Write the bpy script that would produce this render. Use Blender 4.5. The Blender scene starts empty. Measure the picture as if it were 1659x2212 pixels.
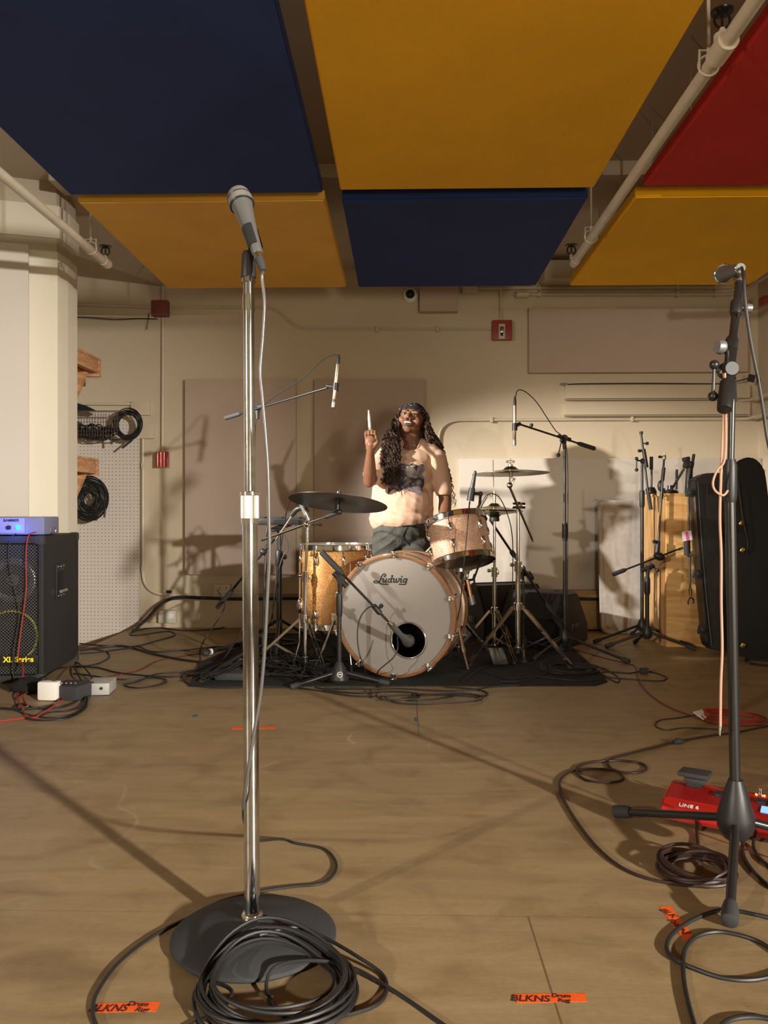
import bpy, bmesh, math, random
from mathutils import Vector as V, Matrix as M, Euler, noise
from mathutils.bvhtree import BVHTree
random.seed(7)
C = bpy.context.scene.collection
PI = math.pi
F = 1661.0; CX = 829.5; HY = 1106.0; H = 0.914; TH = math.radians(1.33)
FW = V((-math.sin(TH), math.cos(TH), 0)); RT = V((math.cos(TH), math.sin(TH), 0)); UP = V((0, 0, 1)); CAM = V((0, 0, H))
def P(px, py, Y):
    d = FW + RT*((px-CX)/F) + UP*((HY-py)/F)
    return CAM + d*(Y/d.y)
def G(px, py, z=0.0):
    d = FW + RT*((px-CX)/F) + UP*((HY-py)/F)
    return CAM + d*((z-H)/d.z)
# ---------------------------------------------------------------- materials
MATS = {}
def mat(name, col, rough=0.6, metal=0.0, spec=0.5, noise_amt=0.0, noise_scale=20, stretch=(1,1,1), col2=None, bump=0.0, bump_scale=200, emis=None, estr=0, coat=0.0, sheen=0.0, alpha=None):
    m = bpy.data.materials.new(name); m.use_nodes = True
    nt = m.node_tree; b = nt.nodes['Principled BSDF']
    b.inputs['Base Color'].default_value = (*col, 1); b.inputs['Roughness'].default_value = rough
    b.inputs['Metallic'].default_value = metal; b.inputs['Specular IOR Level'].default_value = spec
    b.inputs['Coat Weight'].default_value = coat; b.inputs['Sheen Weight'].default_value = sheen
    if emis: b.inputs['Emission Color'].default_value = (*emis, 1); b.inputs['Emission Strength'].default_value = estr
    tc = nt.nodes.new('ShaderNodeTexCoord'); mp = nt.nodes.new('ShaderNodeMapping')
    nt.links.new(tc.outputs['Object'], mp.inputs[0]); mp.inputs['Scale'].default_value = stretch
    if noise_amt > 0 or col2:
        n = nt.nodes.new('ShaderNodeTexNoise'); n.inputs['Scale'].default_value = noise_scale; n.inputs['Detail'].default_value = 5
        nt.links.new(mp.outputs[0], n.inputs['Vector'])
        r = nt.nodes.new('ShaderNodeValToRGB'); nt.links.new(n.outputs[0], r.inputs[0])
        c2 = col2 or tuple(c*(1-noise_amt) for c in col)
        r.color_ramp.elements[0].position = 0.35; r.color_ramp.elements[1].position = 0.65
        r.color_ramp.elements[0].color = (*c2, 1); r.color_ramp.elements[1].color = (*col, 1)
        nt.links.new(r.outputs[0], b.inputs['Base Color'])
    if bump > 0:
        n = nt.nodes.new('ShaderNodeTexNoise'); n.inputs['Scale'].default_value = bump_scale; n.inputs['Detail'].default_value = 3
        nt.links.new(tc.outputs['Object'], n.inputs['Vector'])
        bp = nt.nodes.new('ShaderNodeBump'); bp.inputs['Strength'].default_value = bump; bp.inputs['Distance'].default_value = 0.003
        nt.links.new(n.outputs[0], bp.inputs['Height']); nt.links.new(bp.outputs[0], b.inputs['Normal'])
    MATS[name] = m
    return m
mat('wall', (.64,.545,.41), .45, noise_amt=.07, noise_scale=1.3, bump=.25, bump_scale=60)
mat('wallgloss', (.80,.74,.61), .28, noise_amt=.04, noise_scale=2, bump=.15, bump_scale=40)
mat('ceil', (.56,.49,.375), .6, noise_amt=.06, noise_scale=1.0)
mat('panel', (.56,.445,.375), .85, noise_amt=.05, noise_scale=2.5, bump=.3, bump_scale=500)
mat('panelwhite', (.66,.60,.54), .45, noise_amt=.04, noise_scale=2)
mat('yellow', (.95,.50,.006), .9, noise_amt=.08, noise_scale=3, bump=.4, bump_scale=400)
mat('orange', (.85,.48,.075), .9, noise_amt=.08, noise_scale=3, bump=.4, bump_scale=400)
mat('blue', (.010,.034,.17), .9, noise_amt=.15, noise_scale=3, bump=.4, bump_scale=400)
mat('red', (.58,.022,.015), .9, noise_amt=.12, noise_scale=3, bump=.4, bump_scale=400)
mat('pipe', (.62,.54,.42), .4, noise_amt=.1, noise_scale=14, bump=.25, bump_scale=50)
mat('chrome', (.78,.79,.80), .09, 1.0)
mat('chromeworn', (.72,.76,.82), .13, 1.0, noise_amt=.25, noise_scale=35)
mat('knurl', (.82,.80,.76), .35, 1.0)
mat('nickel', (.62,.56,.47), .28, 1.0)
mat('brass', (.72,.50,.2), .25, 1.0)
mat('cymbal', (.30,.235,.13), .33, 1.0, noise_amt=.35, noise_scale=6, stretch=(1,1,8))
mat('cymbaldark', (.085,.08,.06), .42, .8, noise_amt=.2, noise_scale=8)
mat('blackmetal', (.018,.018,.018), .32, spec=.6)
mat('blackplastic', (.02,.02,.021), .45)
mat('rubber', (.035,.035,.037), .75)
mat('cable', (.016,.015,.015), .5)
mat('cablebrown', (.032,.014,.011), .5)
mat('cableglare', (.085,.08,.075), .28, spec=.8)  # black cable; bright glare on its hanging run put into this grey
mat('cablered', (.38,.03,.022), .45)
mat('cabledkred', (.12,.016,.014), .45)
mat('cablepink', (.52,.31,.22), .35)
mat('rug', (.012,.012,.013), .95, noise_amt=.4, noise_scale=30, bump=.8, bump_scale=900)
mat('tolex', (.018,.018,.019), .65, bump=.8, bump_scale=400)
mat('hardcase', (.014,.0135,.012), .36, bump=.3, bump_scale=500)
mat('clothcase', (.016,.016,.015), .8, spec=.25, bump=.5, bump_scale=600)
mat('orangetape', (.90,.115,.012), .55, bump=.3, bump_scale=150)
mat('bluetape', (.03,.10,.28), .7)
mat('ink', (.06,.012,.008), .7)
mat('blacklogo', (.008,.006,.005), .6)
mat('headwhite', (.29,.26,.235), .42, noise_amt=.04, noise_scale=5)
mat('woodhoop', (.27,.125,.055), .35, coat=.3, noise_amt=.3, noise_scale=12, stretch=(1,1,10))
mat('headdark', (.10,.075,.06), .3)
mat('copper', (.75,.38,.22), .25, 1.0)
mat('steelgrey', (.30,.30,.31), .4, .6)
mat('micgrille', (.34,.33,.31), .45, .7, bump=1.0, bump_scale=900)
mat('micbody', (.13,.128,.125), .42, .3)
mat('champagne', (.62,.52,.40), .3, .9)
mat('white', (.82,.80,.75), .4)
mat('offwhite', (.62,.57,.48), .5)
mat('tablegrey', (.50,.46,.43), .55, noise_amt=.12, noise_scale=25, bump=.3, bump_scale=80)
mat('alarmred', (.34,.045,.04), .4)
mat('darkred', (.20,.05,.045), .5)
mat('glassred', (.5,.05,.04), .15, coat=.8)
mat('skin', (.22,.098,.054), .52, noise_amt=.18, noise_scale=9, spec=.45)
mat('lip', (.17,.055,.042), .4)
mat('teeth', (.85,.80,.72), .25)
mat('eyewhite', (.42,.36,.32), .2)
mat('dark', (.010,.007,.006), .3)
mat('hair', (.050,.025,.014), .5, col2=(.014,.008,.006), noise_scale=25, spec=.35)
mat('shirt', (.66,.43,.31), .85, noise_amt=.06, noise_scale=6, bump=.35, bump_scale=9)
mat('jeans', (.080,.082,.070), .85, noise_amt=.35, noise_scale=14, bump=.6, bump_scale=30)
mat('stick', (.80,.76,.68), .4)
mat('podred', (.50,.016,.014), .3, coat=.3)
mat('poddark', (.30,.01,.01), .35)  # darker red of the deck plate
mat('blacksq', (.02,.02,.03), .4)
mat('lcd', (.1,.2,.5), .3, emis=(.20,.42,1.0), estr=1.6)
mat('redled', (.9,.05,.01), .3, emis=(1,.12,.04), estr=8)
mat('blueled', (.02,.2,1), .3, emis=(.01,.35,1), estr=5)
mat('printpale', (.52,.47,.45), .7, col2=(.17,.13,.15), noise_scale=22)
mat('ampplate', (.30,.32,.72), .4)
mat('ampbody', (.20,.21,.34), .45)
mat('yellowglow', (.85,.72,.02), .4, emis=(.7,.6,.02), estr=.12)  # yellow lettering and ring given a faint glow; neither is a lamp
mat('tagwhite', (.8,.76,.76), .5)
mat('pink', (.85,.10,.38), .5)
mat('disilver', (.50,.50,.47), .45, .3)
mat('darkgap', (.004,.004,.004), .9)
mat('wire', (.45,.43,.38), .35, .9)
mat('darkgrey', (.05,.05,.05), .6)  # plain dark grey of the kick mic grille

def wood(name, c1, c2, scale=3.0, dist=3.0, stretch=(1,1,6), rough=.5, ringscale=None):
    m = bpy.data.materials.new(name); m.use_nodes = True; nt = m.node_tree; b = nt.nodes['Principled BSDF']
    tc = nt.nodes.new('ShaderNodeTexCoord'); mp = nt.nodes.new('ShaderNodeMapping'); mp.inputs['Scale'].default_value = stretch
    nt.links.new(tc.outputs['Object'], mp.inputs[0])
    n = nt.nodes.new('ShaderNodeTexNoise'); n.inputs['Scale'].default_value = scale; n.inputs['Detail'].default_value = 6; n.inputs['Distortion'].default_value = dist
    nt.links.new(mp.outputs[0], n.inputs['Vector'])
    r = nt.nodes.new('ShaderNodeValToRGB'); r.color_ramp.elements[0].color = (*c2,1); r.color_ramp.elements[1].color = (*c1,1)
    r.color_ramp.elements[0].position = .38; r.color_ramp.elements[1].position = .56
    nt.links.new(n.outputs[0], r.inputs[0]); nt.links.new(r.outputs[0], b.inputs['Base Color'])
    b.inputs['Roughness'].default_value = rough
    MATS[name] = m
wood('plyface', (.78,.48,.19), (.62,.31,.10), 1.6, 2.0, (1.2,1.2,7), .5)
wood('plyside', (.60,.37,.16), (.42,.22,.085), 2.0, 1.0, (6,6,.8), .5)
wood('lumber', (.66,.36,.18), (.50,.24,.11), 4, 1.5, (2,2,6), .55)
wood('cardwood', (.50,.33,.15), (.42,.26,.11), 2, .5, (1,1,1), .7)

def sparkle(name, c1, c2, c3):
    m = bpy.data.materials.new(name); m.use_nodes = True; nt = m.node_tree; b = nt.nodes['Principled BSDF']
    tc = nt.nodes.new('ShaderNodeTexCoord'); v = nt.nodes.new('ShaderNodeTexVoronoi'); v.inputs['Scale'].default_value = 330
    nt.links.new(tc.outputs['Object'], v.inputs['Vector'])
    sx = nt.nodes.new('ShaderNodeSeparateColor'); nt.links.new(v.outputs['Color'], sx.inputs[0])
    r = nt.nodes.new('ShaderNodeValToRGB'); r.color_ramp.elements[0].color = (*c1,1); r.color_ramp.elements[1].color = (*c3,1)
    e = r.color_ramp.elements.new(.6); e.color = (*c2,1)
    nt.links.new(sx.outputs[0], r.inputs[0]); nt.links.new(r.outputs[0], b.inputs['Base Color'])
    b.inputs['Roughness'].default_value = .5; b.inputs['Metallic'].default_value = .35; b.inputs['Coat Weight'].default_value = .25
    mx = nt.nodes.new('ShaderNodeMix'); mx.data_type = 'VECTOR'; mx.inputs[0].default_value = .22
    g = nt.nodes.new('ShaderNodeNewGeometry')
    nt.links.new(g.outputs['Normal'], mx.inputs[4]); nt.links.new(v.outputs['Color'], mx.inputs[5]); nt.links.new(mx.outputs[1], b.inputs['Normal'])
    MATS[name] = m
sparkle('goldsparkle', (.20,.082,.016), (.29,.125,.026), (.60,.33,.10))
sparkle('champagnesparkle', (.50,.27,.17), (.66,.40,.27), (1.0,.80,.62))

def floor_mat():
    m = bpy.data.materials.new('floorply'); m.use_nodes = True; nt = m.node_tree; b = nt.nodes['Principled BSDF']; L = nt.links.new
    def N(t, **k):
        n = nt.nodes.new(t)
        for a, v in k.items():
            if a in n.inputs: n.inputs[a].default_value = v
            else: setattr(n, a, v)
        return n
    g = N('ShaderNodeNewGeometry')
    def nz(scale, st, det=5, dist=0.):
        mp = N('ShaderNodeMapping'); mp.inputs['Scale'].default_value = st; L(g.outputs['Position'], mp.inputs[0])
        n = N('ShaderNodeTexNoise'); n.inputs['Scale'].default_value = scale; n.inputs['Detail'].default_value = det; n.inputs['Distortion'].default_value = dist
        L(mp.outputs[0], n.inputs['Vector']); return n.outputs[0]
    def ramp(x, p0, c0, p1, c1):
        r = N('ShaderNodeValToRGB'); r.color_ramp.elements[0].position = p0; r.color_ramp.elements[1].position = p1
        r.color_ramp.elements[0].color = (*c0,1); r.color_ramp.elements[1].color = (*c1,1); L(x, r.inputs[0]); return r.outputs[0]
    def mul(a, bb, f=1.0):
        x = N('ShaderNodeMix', data_type='RGBA', blend_type='MULTIPLY'); x.inputs[0].default_value = f; L(a, x.inputs[6]); L(bb, x.inputs[7]); return x.outputs[2]
    base = ramp(nz(2.0, (1,7,1), 6, 1.0), .3, (.305,.212,.108), .7, (.385,.278,.15))
    base = mul(base, ramp(nz(1.1, (1,1,1), 6), .3, (.84,.84,.83), .65, (1,1,1)))
    base = mul(base, ramp(nz(5, (1,1.2,1), 9, .8), .30, (.78,.75,.71), .5, (1,1,1)))
    base = mul(base, ramp(nz(13, (1,1.6,1), 4, 1.6), .24, (.60,.56,.50), .29, (1,1,1)), .55)
    base = mul(base, ramp(nz(60, (1,1,1), 3), .3, (.93,.93,.92), .6, (1,1,1)))
    # pale curved scuffs
    v = N('ShaderNodeTexVoronoi', feature='DISTANCE_TO_EDGE'); v.inputs['Scale'].default_value = 1.7
    mpn = N('ShaderNodeMapping'); mpn.inputs['Scale'].default_value = (1,.7,1); L(g.outputs['Position'], mpn.inputs[0])
    nn = N('ShaderNodeTexNoise'); nn.inputs['Scale'].default_value = 1.4; L(mpn.outputs[0], nn.inputs['Vector'])
    ad = N('ShaderNodeMix', data_type='VECTOR'); ad.inputs[0].default_value = .6; L(mpn.outputs[0], ad.inputs[4]); L(nn.outputs['Color'], ad.inputs[5]); L(ad.outputs[1], v.inputs['Vector'])
    sc = ramp(v.outputs['Distance'], .0, (1,1,1), .006, (0,0,0))
    msk = ramp(nz(3, (1,1,1), 3), .52, (0,0,0), .62, (.22,.22,.22))
    x = N('ShaderNodeMix', data_type='RGBA', blend_type='MULTIPLY'); x.inputs[0].default_value = 1; L(sc, x.inputs[6]); L(msk, x.inputs[7])
    ml = N('ShaderNodeMix', data_type='RGBA'); L(x.outputs[2], ml.inputs[0]); L(base, ml.inputs[6]); ml.inputs[7].default_value = (.80,.70,.52,1); base = ml.outputs[2]
    # sheet seams
    sp = N('ShaderNodeSeparateXYZ'); L(g.outputs['Position'], sp.inputs[0])
    def mth(op, a, b_=None):
        n = N('ShaderNodeMath', operation=op)
        for i, q in enumerate((a, b_)):
            if q is None: continue
            if isinstance(q, (int, float)): n.inputs[i].default_value = q
            else: L(q, n.inputs[i])
        return n.outputs[0]
    def line(o, at, w): return mth('LESS_THAN', mth('ABSOLUTE', mth('SUBTRACT', o, at)), w)
    X, Y = sp.outputs[0], sp.outputs[1]
    s = mth('MULTIPLY', line(Y, 1.745, .0014), .5)
    s = mth('MAXIMUM', s, mth('MULTIPLY', line(Y, 3.137, .0025), .3))
    s = mth('MAXIMUM', s, mth('MULTIPLY', line(X, .285, .0022), mth('LESS_THAN', Y, 1.745)))
    s = mth('MAXIMUM', s, mth('MULTIPLY', line(X, .07, .003), mth('MULTIPLY', mth('GREATER_THAN', Y, 3.137), .9)))
    s = mth('MAXIMUM', s, mth('MULTIPLY', line(Y, 4.53, .004), .6))
    s = mth('MAXIMUM', s, mth('MULTIPLY', line(X, 1.30, .004), mth('MULTIPLY', mth('GREATER_THAN', Y, 4.5), .7)))
    m2 = N('ShaderNodeMix', data_type='RGBA'); L(s, m2.inputs[0]); L(base, m2.inputs[6]); m2.inputs[7].default_value = (.16,.105,.05,1)
    L(m2.outputs[2], b.inputs['Base Color'])
    b.inputs['Roughness'].default_value = .5; b.inputs['Specular IOR Level'].default_value = .35
    bp = N('ShaderNodeBump'); bp.inputs['Strength'].default_value = .15; bp.inputs['Distance'].default_value = .002
    L(nz(40, (1,3,1), 4), bp.inputs['Height']); L(bp.outputs[0], b.inputs['Normal'])
    MATS['floorply'] = m
floor_mat()

def hole_mat():  # perforated hardboard, holes at a regular pitch
    m = bpy.data.materials.new('pegboard'); m.use_nodes = True; nt = m.node_tree; b = nt.nodes['Principled BSDF']; L = nt.links.new
    g = nt.nodes.new('ShaderNodeNewGeometry'); sp = nt.nodes.new('ShaderNodeSeparateXYZ'); L(g.outputs['Position'], sp.inputs[0])
    def mth(op, a, b_=None):
        n = nt.nodes.new('ShaderNodeMath'); n.operation = op
        for i, q in enumerate((a, b_)):
            if q is None: continue
            if isinstance(q, (int, float)): n.inputs[i].default_value = q
            else: L(q, n.inputs[i])
        return n.outputs[0]
    p = .0283
    fx = mth('SUBTRACT', mth('FRACT', mth('DIVIDE', mth('ADD', sp.outputs[0], 50*p), p)), .5)
    fz = mth('SUBTRACT', mth('FRACT', mth('DIVIDE', mth('ADD', sp.outputs[2], 50*p), p)), .5)
    d = mth('SQRT', mth('ADD', mth('MULTIPLY', fx, fx), mth('MULTIPLY', fz, fz)))
    h = mth('LESS_THAN', d, .125)
    mx = nt.nodes.new('ShaderNodeMix'); mx.data_type = 'RGBA'; L(h, mx.inputs[0]); mx.inputs[6].default_value = (.66,.60,.54,1); mx.inputs[7].default_value = (.10,.08,.06,1)
    L(mx.outputs[2], b.inputs['Base Color']); b.inputs['Roughness'].default_value = .5
    MATS['pegboard'] = m
hole_mat()

def grille_mat():
    m = bpy.data.materials.new('grille'); m.use_nodes = True; nt = m.node_tree; b = nt.nodes['Principled BSDF']; L = nt.links.new
    tc = nt.nodes.new('ShaderNodeTexCoord'); v = nt.nodes.new('ShaderNodeTexVoronoi'); v.inputs['Scale'].default_value = 80; v.inputs['Randomness'].default_value = 0
    mp = nt.nodes.new('ShaderNodeMapping'); mp.inputs['Rotation'].default_value = (0, .785, 0); mp.inputs['Scale'].default_value = (1, 0, 1); L(tc.outputs['Object'], mp.inputs[0]); L(mp.outputs[0], v.inputs['Vector'])
    r = nt.nodes.new('ShaderNodeValToRGB'); r.color_ramp.interpolation = 'CONSTANT'; r.color_ramp.elements[1].position = .42
    L(v.outputs['Distance'], r.inputs[0])
    t = nt.nodes.new('ShaderNodeBsdfTransparent'); mx = nt.nodes.new('ShaderNodeMixShader')
    b.inputs['Base Color'].default_value = (.085,.085,.09,1); b.inputs['Roughness'].default_value = .4; b.inputs['Metallic'].default_value = .3
    L(r.outputs[0], mx.inputs[0]); L(t.outputs[0], mx.inputs[1]); L(b.outputs[0], mx.inputs[2]); L(mx.outputs[0], nt.nodes['Material Output'].inputs[0])
    MATS['grille'] = m  # open mesh
grille_mat()

def print_mat():  # faded monochrome photo print: pale oval on a dusky violet ground
    m = bpy.data.materials.new('shirtprint'); m.use_nodes = True; nt = m.node_tree; b = nt.nodes['Principled BSDF']; L = nt.links.new
    tc = nt.nodes.new('ShaderNodeTexCoord'); n = nt.nodes.new('ShaderNodeTexNoise'); n.inputs['Scale'].default_value = 16; n.inputs['Detail'].default_value = 6; n.inputs['Distortion'].default_value = 1.6
    L(tc.outputs['Object'], n.inputs['Vector'])
    r = nt.nodes.new('ShaderNodeValToRGB'); r.color_ramp.elements[0].color = (.035,.026,.035,1); r.color_ramp.elements[1].color = (.42,.36,.38,1)
    r.color_ramp.elements[0].position = .42; r.color_ramp.elements[1].position = .72
    L(n.outputs[0], r.inputs[0]); L(r.outputs[0], b.inputs['Base Color']); b.inputs['Roughness'].default_value = .7
    MATS['shirtprint'] = m
print_mat()
def bandana_mat():
    m = bpy.data.materials.new('bandana'); m.use_nodes = True; nt = m.node_tree; b = nt.nodes['Principled BSDF']; L = nt.links.new
    tc = nt.nodes.new('ShaderNodeTexCoord'); v = nt.nodes.new('ShaderNodeTexVoronoi'); v.inputs['Scale'].default_value = 42
    L(tc.outputs['Object'], v.inputs['Vector'])
    r = nt.nodes.new('ShaderNodeValToRGB'); r.color_ramp.interpolation = 'CONSTANT'
    r.color_ramp.elements[0].color = (.42,.38,.34,1); r.color_ramp.elements[1].color = (.012,.012,.016,1); r.color_ramp.elements[1].position = .2
    L(v.outputs['Distance'], r.inputs[0]); L(r.outputs[0], b.inputs['Base Color']); b.inputs['Roughness'].default_value = .8
    MATS['bandana'] = m
bandana_mat()

# ---------------------------------------------------------------- mesh building
def frame(c, z, xh=(1,0,0)):
    z = V(z).normalized(); x = V(xh); x = (x - z*x.dot(z))
    if x.length < 1e-5: x = V((0,1,0)) - z*z.y
    x.normalize(); y = z.cross(x)
    m = M((x, y, z)).transposed().to_4x4(); m.translation = V(c); return m
def rz(a): return M.Rotation(a, 4, 'Z')
class B:
    def __init__(s): s.bm = bmesh.new()
    def box(s, c, size, rot=None, bev=0.0, seg=2):
        m = M.Translation(V(c)) @ ((rot.to_4x4()) if rot is not None else M.Identity(4)) @ M.Diagonal((*size, 1))
        r = bmesh.ops.create_cube(s.bm, size=1.0, matrix=m)
        if bev > 0:
            es = list({e for v in r['verts'] for e in v.link_edges})
            bmesh.ops.bevel(s.bm, geom=es, offset=bev, segments=seg, affect='EDGES', profile=.6)
        return s
    def cyl(s, p0, p1, r0, r1=None, seg=20, cap=True):
        r1 = r0 if r1 is None else r1
        p0, p1 = V(p0), V(p1); m = frame(p0, p1-p0); L = (p1-p0).length
        return s.lathe([(0, 0), (r0, 0), (r1, L), (0, L)] if cap else [(r0, 0), (r1, L)], m, seg)
    def lathe(s, prof, m, seg=32, a0=0, a1=2*PI):
        full = abs(a1-a0-2*PI) < 1e-6; n = seg if full else seg+1
        rings = []
        for r, z in prof:
            if r < 1e-7: rings.append([s.bm.verts.new(m @ V((0,0,z)))])
            else: rings.append([s.bm.verts.new(m @ V((r*math.cos(a0+(a1-a0)*i/seg), r*math.sin(a0+(a1-a0)*i/seg), z))) for i in range(n)])
        for a, b in zip(rings, rings[1:]):
            if len(a) == 1 and len(b) == 1: continue
            for i in range(seg):
                j = (i+1) % n
                try:
                    if len(a) == 1: s.bm.faces.new((a[0], b[j], b[i]))
                    elif len(b) == 1: s.bm.faces.new((a[i], a[j], b[0]))
                    else: s.bm.faces.new((a[i], a[j], b[j], b[i]))
                except ValueError: pass
        return s
    def tube(s, pts, r, seg=8, closed=False, cap=True):
        pts = [V(p) for p in pts]; n = len(pts); rs = r if isinstance(r, (list, tuple)) else [r]*n
        rings = []; prev = None
        for i, p in enumerate(pts):
            if closed: t = pts[(i+1) % n] - pts[i-1]
            else: t = pts[min(i+1, n-1)] - pts[max(i-1, 0)]
            if t.length < 1e-9: t = V((0,0,1))
            t.normalize()
            if prev is None:
                u = t.orthogonal().normalized()
            else:
                u = prev - t*prev.dot(t)
                u = u.normalized() if u.length > 1e-6 else t.orthogonal().normalized()
            prev = u; w = t.cross(u)
            rings.append([s.bm.verts.new(p + (u*math.cos(2*PI*k/seg) + w*math.sin(2*PI*k/seg))*rs[i]) for k in range(seg)])
        for i in range(n if closed else n-1):
            a, b = rings[i], rings[(i+1) % n]
            for k in range(seg): s.bm.faces.new((a[k], a[(k+1)%seg], b[(k+1)%seg], b[k]))
        if cap and not closed:
            s.bm.faces.new(rings[0][::-1]); s.bm.faces.new(rings[-1])
        return s
    def torus(s, m, R, r, seg=40, sg=8):
        return s.tube([m @ V((R*math.cos(2*PI*i/seg), R*math.sin(2*PI*i/seg), 0)) for i in range(seg)], r, sg, closed=True)
    def ball(s, c, r, rot=None, u=16, v=10):
        r = (r, r, r) if isinstance(r, (int, float)) else r
        m = M.Translation(V(c)) @ ((rot.to_4x4()) if rot is not None else M.Identity(4)) @ M.Diagonal((*r, 1))
        bmesh.ops.create_uvsphere(s.bm, u_segments=u, v_segments=v, radius=1, matrix=m); return s
    def prism(s, poly, m, depth, bev=0.0):
        a = [s.bm.verts.new(m @ V((x, y, 0))) for x, y in poly]; b = [s.bm.verts.new(m @ V((x, y, depth))) for x, y in poly]
        n = len(poly); fs = [s.bm.faces.new(a[::-1]), s.bm.faces.new(b)]
        for i in range(n): fs.append(s.bm.faces.new((a[i], a[(i+1)%n], b[(i+1)%n], b[i])))
        if bev > 0:
            es = list({e for f in fs[:2] for e in f.edges})
            bmesh.ops.bevel(s.bm, geom=es, offset=bev, segments=2, affect='EDGES')
        return s
    def quad(s, *pts):
        s.bm.faces.new([s.bm.verts.new(V(p)) for p in pts]); return s
    def hexa(s, a, b):   # solid between two matching quads
        A = [s.bm.verts.new(V(p)) for p in a]; Bv = [s.bm.verts.new(V(p)) for p in b]; n = len(A)
        s.bm.faces.new(A[::-1]); s.bm.faces.new(Bv)
        for i in range(n): s.bm.faces.new((A[i], A[(i+1)%n], Bv[(i+1)%n], Bv[i]))
        return s
    def addmesh(s, me, m=None):
        n0 = len(s.bm.verts); s.bm.from_mesh(me); s.bm.verts.ensure_lookup_table()
        if m is not None:
            for v in s.bm.verts[n0:]: v.co = m @ v.co
        return s
    def mesh(s, name, org=V((0,0,0)), sharp=38, smooth=True):
        bmesh.ops.recalc_face_normals(s.bm, faces=s.bm.faces)
        for v in s.bm.verts: v.co -= org
        me = bpy.data.meshes.new(name); s.bm.to_mesh(me); s.bm.free()
        if smooth:
            me.polygons.foreach_set('use_smooth', [True]*len(me.polygons)); me.set_sharp_from_angle(angle=math.radians(sharp))
        return me
ORG = {}
def tag(o, label=None, cat=None, group=None, kind=None):
    if label: o['label'] = label
    if cat: o['category'] = cat
    if group: o['group'] = group
    if kind: o['kind'] = kind
    return o
def thing(name, label, cat, loc, group=None):
    o = bpy.data.objects.new(name, None); C.objects.link(o); o.location = V(loc); o.empty_display_size = .05
    ORG[o.name] = V(loc); return tag(o, label, cat, group)
def part(name, b, m, parent, label=None, kind=None, **k):
    org = ORG[parent.name]; me = b.mesh(name, org, **k); me.materials.append(MATS[m])
    o = bpy.data.objects.new(name, me); C.objects.link(o); o.parent = parent; ORG[o.name] = org
    return tag(o, label, None, None, kind)
def solo(name, label, cat, b, m, group=None, kind=None, **k):
    xs = [v.co for v in b.bm.verts]
    org = V(((min(v.x for v in xs)+max(v.x for v in xs))/2, (min(v.y for v in xs)+max(v.y for v in xs))/2, min(v.z for v in xs)))
    me = b.mesh(name, org, **k); me.materials.append(MATS[m])
    o = bpy.data.objects.new(name, me); C.objects.link(o); o.location = org; ORG[o.name] = org
    return tag(o, label, cat, group, kind)
def struct(name, b, m, **k):
    me = b.mesh(name, **k); me.materials.append(MATS[m]); o = bpy.data.objects.new(name, me); C.objects.link(o)
    ORG[o.name] = V((0,0,0)); o['kind'] = 'structure'; return o
def spline(pts, n=8, closed=False):
    pts = [V(p) for p in pts]; out = []; N = len(pts)
    def g(i): return pts[i % N] if closed else pts[max(0, min(N-1, i))]
    for i in range(N if closed else N-1):
        p0, p1, p2, p3 = g(i-1), g(i), g(i+1), g(i+2)
        for k in range(n):
            t = k/n
            out.append(.5*((2*p1) + (p2-p0)*t + (2*p0-5*p1+4*p2-p3)*t*t + (3*p1-p0-3*p2+p3)*t*t*t))
    if not closed: out.append(pts[-1])
    return out
def textmesh(body, size, m, extrude=.0008, bold=0.0, shear=0.0, align='CENTER'):
    cu = bpy.data.curves.new('t', 'FONT'); cu.body = body; cu.size = size; cu.extrude = extrude; cu.offset = bold; cu.shear = shear; cu.align_x = align; cu.align_y = 'CENTER'
    o = bpy.data.objects.new('t', cu); C.objects.link(o)
    dg = bpy.context.evaluated_depsgraph_get(); me = bpy.data.meshes.new_from_object(o.evaluated_get(dg))
    bpy.data.objects.remove(o); b = B(); b.addmesh(me, m); return b
NC = [0]
def fl(pp, r, lift=0.0):   # photo points lying on the floor
    return [G(p[0], p[1], r + lift + (p[2] if len(p) > 2 else 0)) for p in pp]
def cable(label, pts, r=.0033, m='cable', group=None, n=8, closed=False, name='cable', cat='cable', seg=8):
    b = B(); b.tube(spline(pts, n, closed), r, seg, closed=closed)
    return solo(name, label, cat, b, m, group)
# ================================================================ camera + light
cam = bpy.data.cameras.new('camera'); camo = bpy.data.objects.new('camera', cam); C.objects.link(camo)
cam.sensor_fit = 'VERTICAL'; cam.sensor_height = 24; cam.lens = F/2212*24; cam.clip_start = .05
camo.location = CAM; camo.rotation_euler = (PI/2, 0, TH); bpy.context.scene.camera = camo
w = bpy.data.worlds.new('world'); bpy.context.scene.world = w; w.use_nodes = True
w.node_tree.nodes['Background'].inputs[0].default_value = (1.0, .70, .36, 1); w.node_tree.nodes['Background'].inputs[1].default_value = .33
def spot(name, loc, target, energy, color, radius=.06, size=75, blend=.6):
    l = bpy.data.lights.new(name, 'SPOT'); l.energy = energy; l.color = color; l.shadow_soft_size = radius; l.spot_size = math.radians(size); l.spot_blend = blend
    o = bpy.data.objects.new(name, l); C.objects.link(o); o.location = loc; o.rotation_euler = (V(target)-V(loc)).to_track_quat('-Z', 'Y').to_euler(); return o
spot('stage_lamp', (-5.0,-3.2,2.25), (2.4,4.0,.2), 1150, (1,.90,.76), .08, 44, 1.0)
spot('stage_lamp', (-3.6,2.6,2.2), (1.35,5.9,.55), 2150, (1,.93,.82), .05, 27, .7)
spot('stage_lamp', (5.4,-4.3,2.35), (-2.7,2.9,.1), 6200, (1,.93,.82), .11, 42, 1.0)
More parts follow.
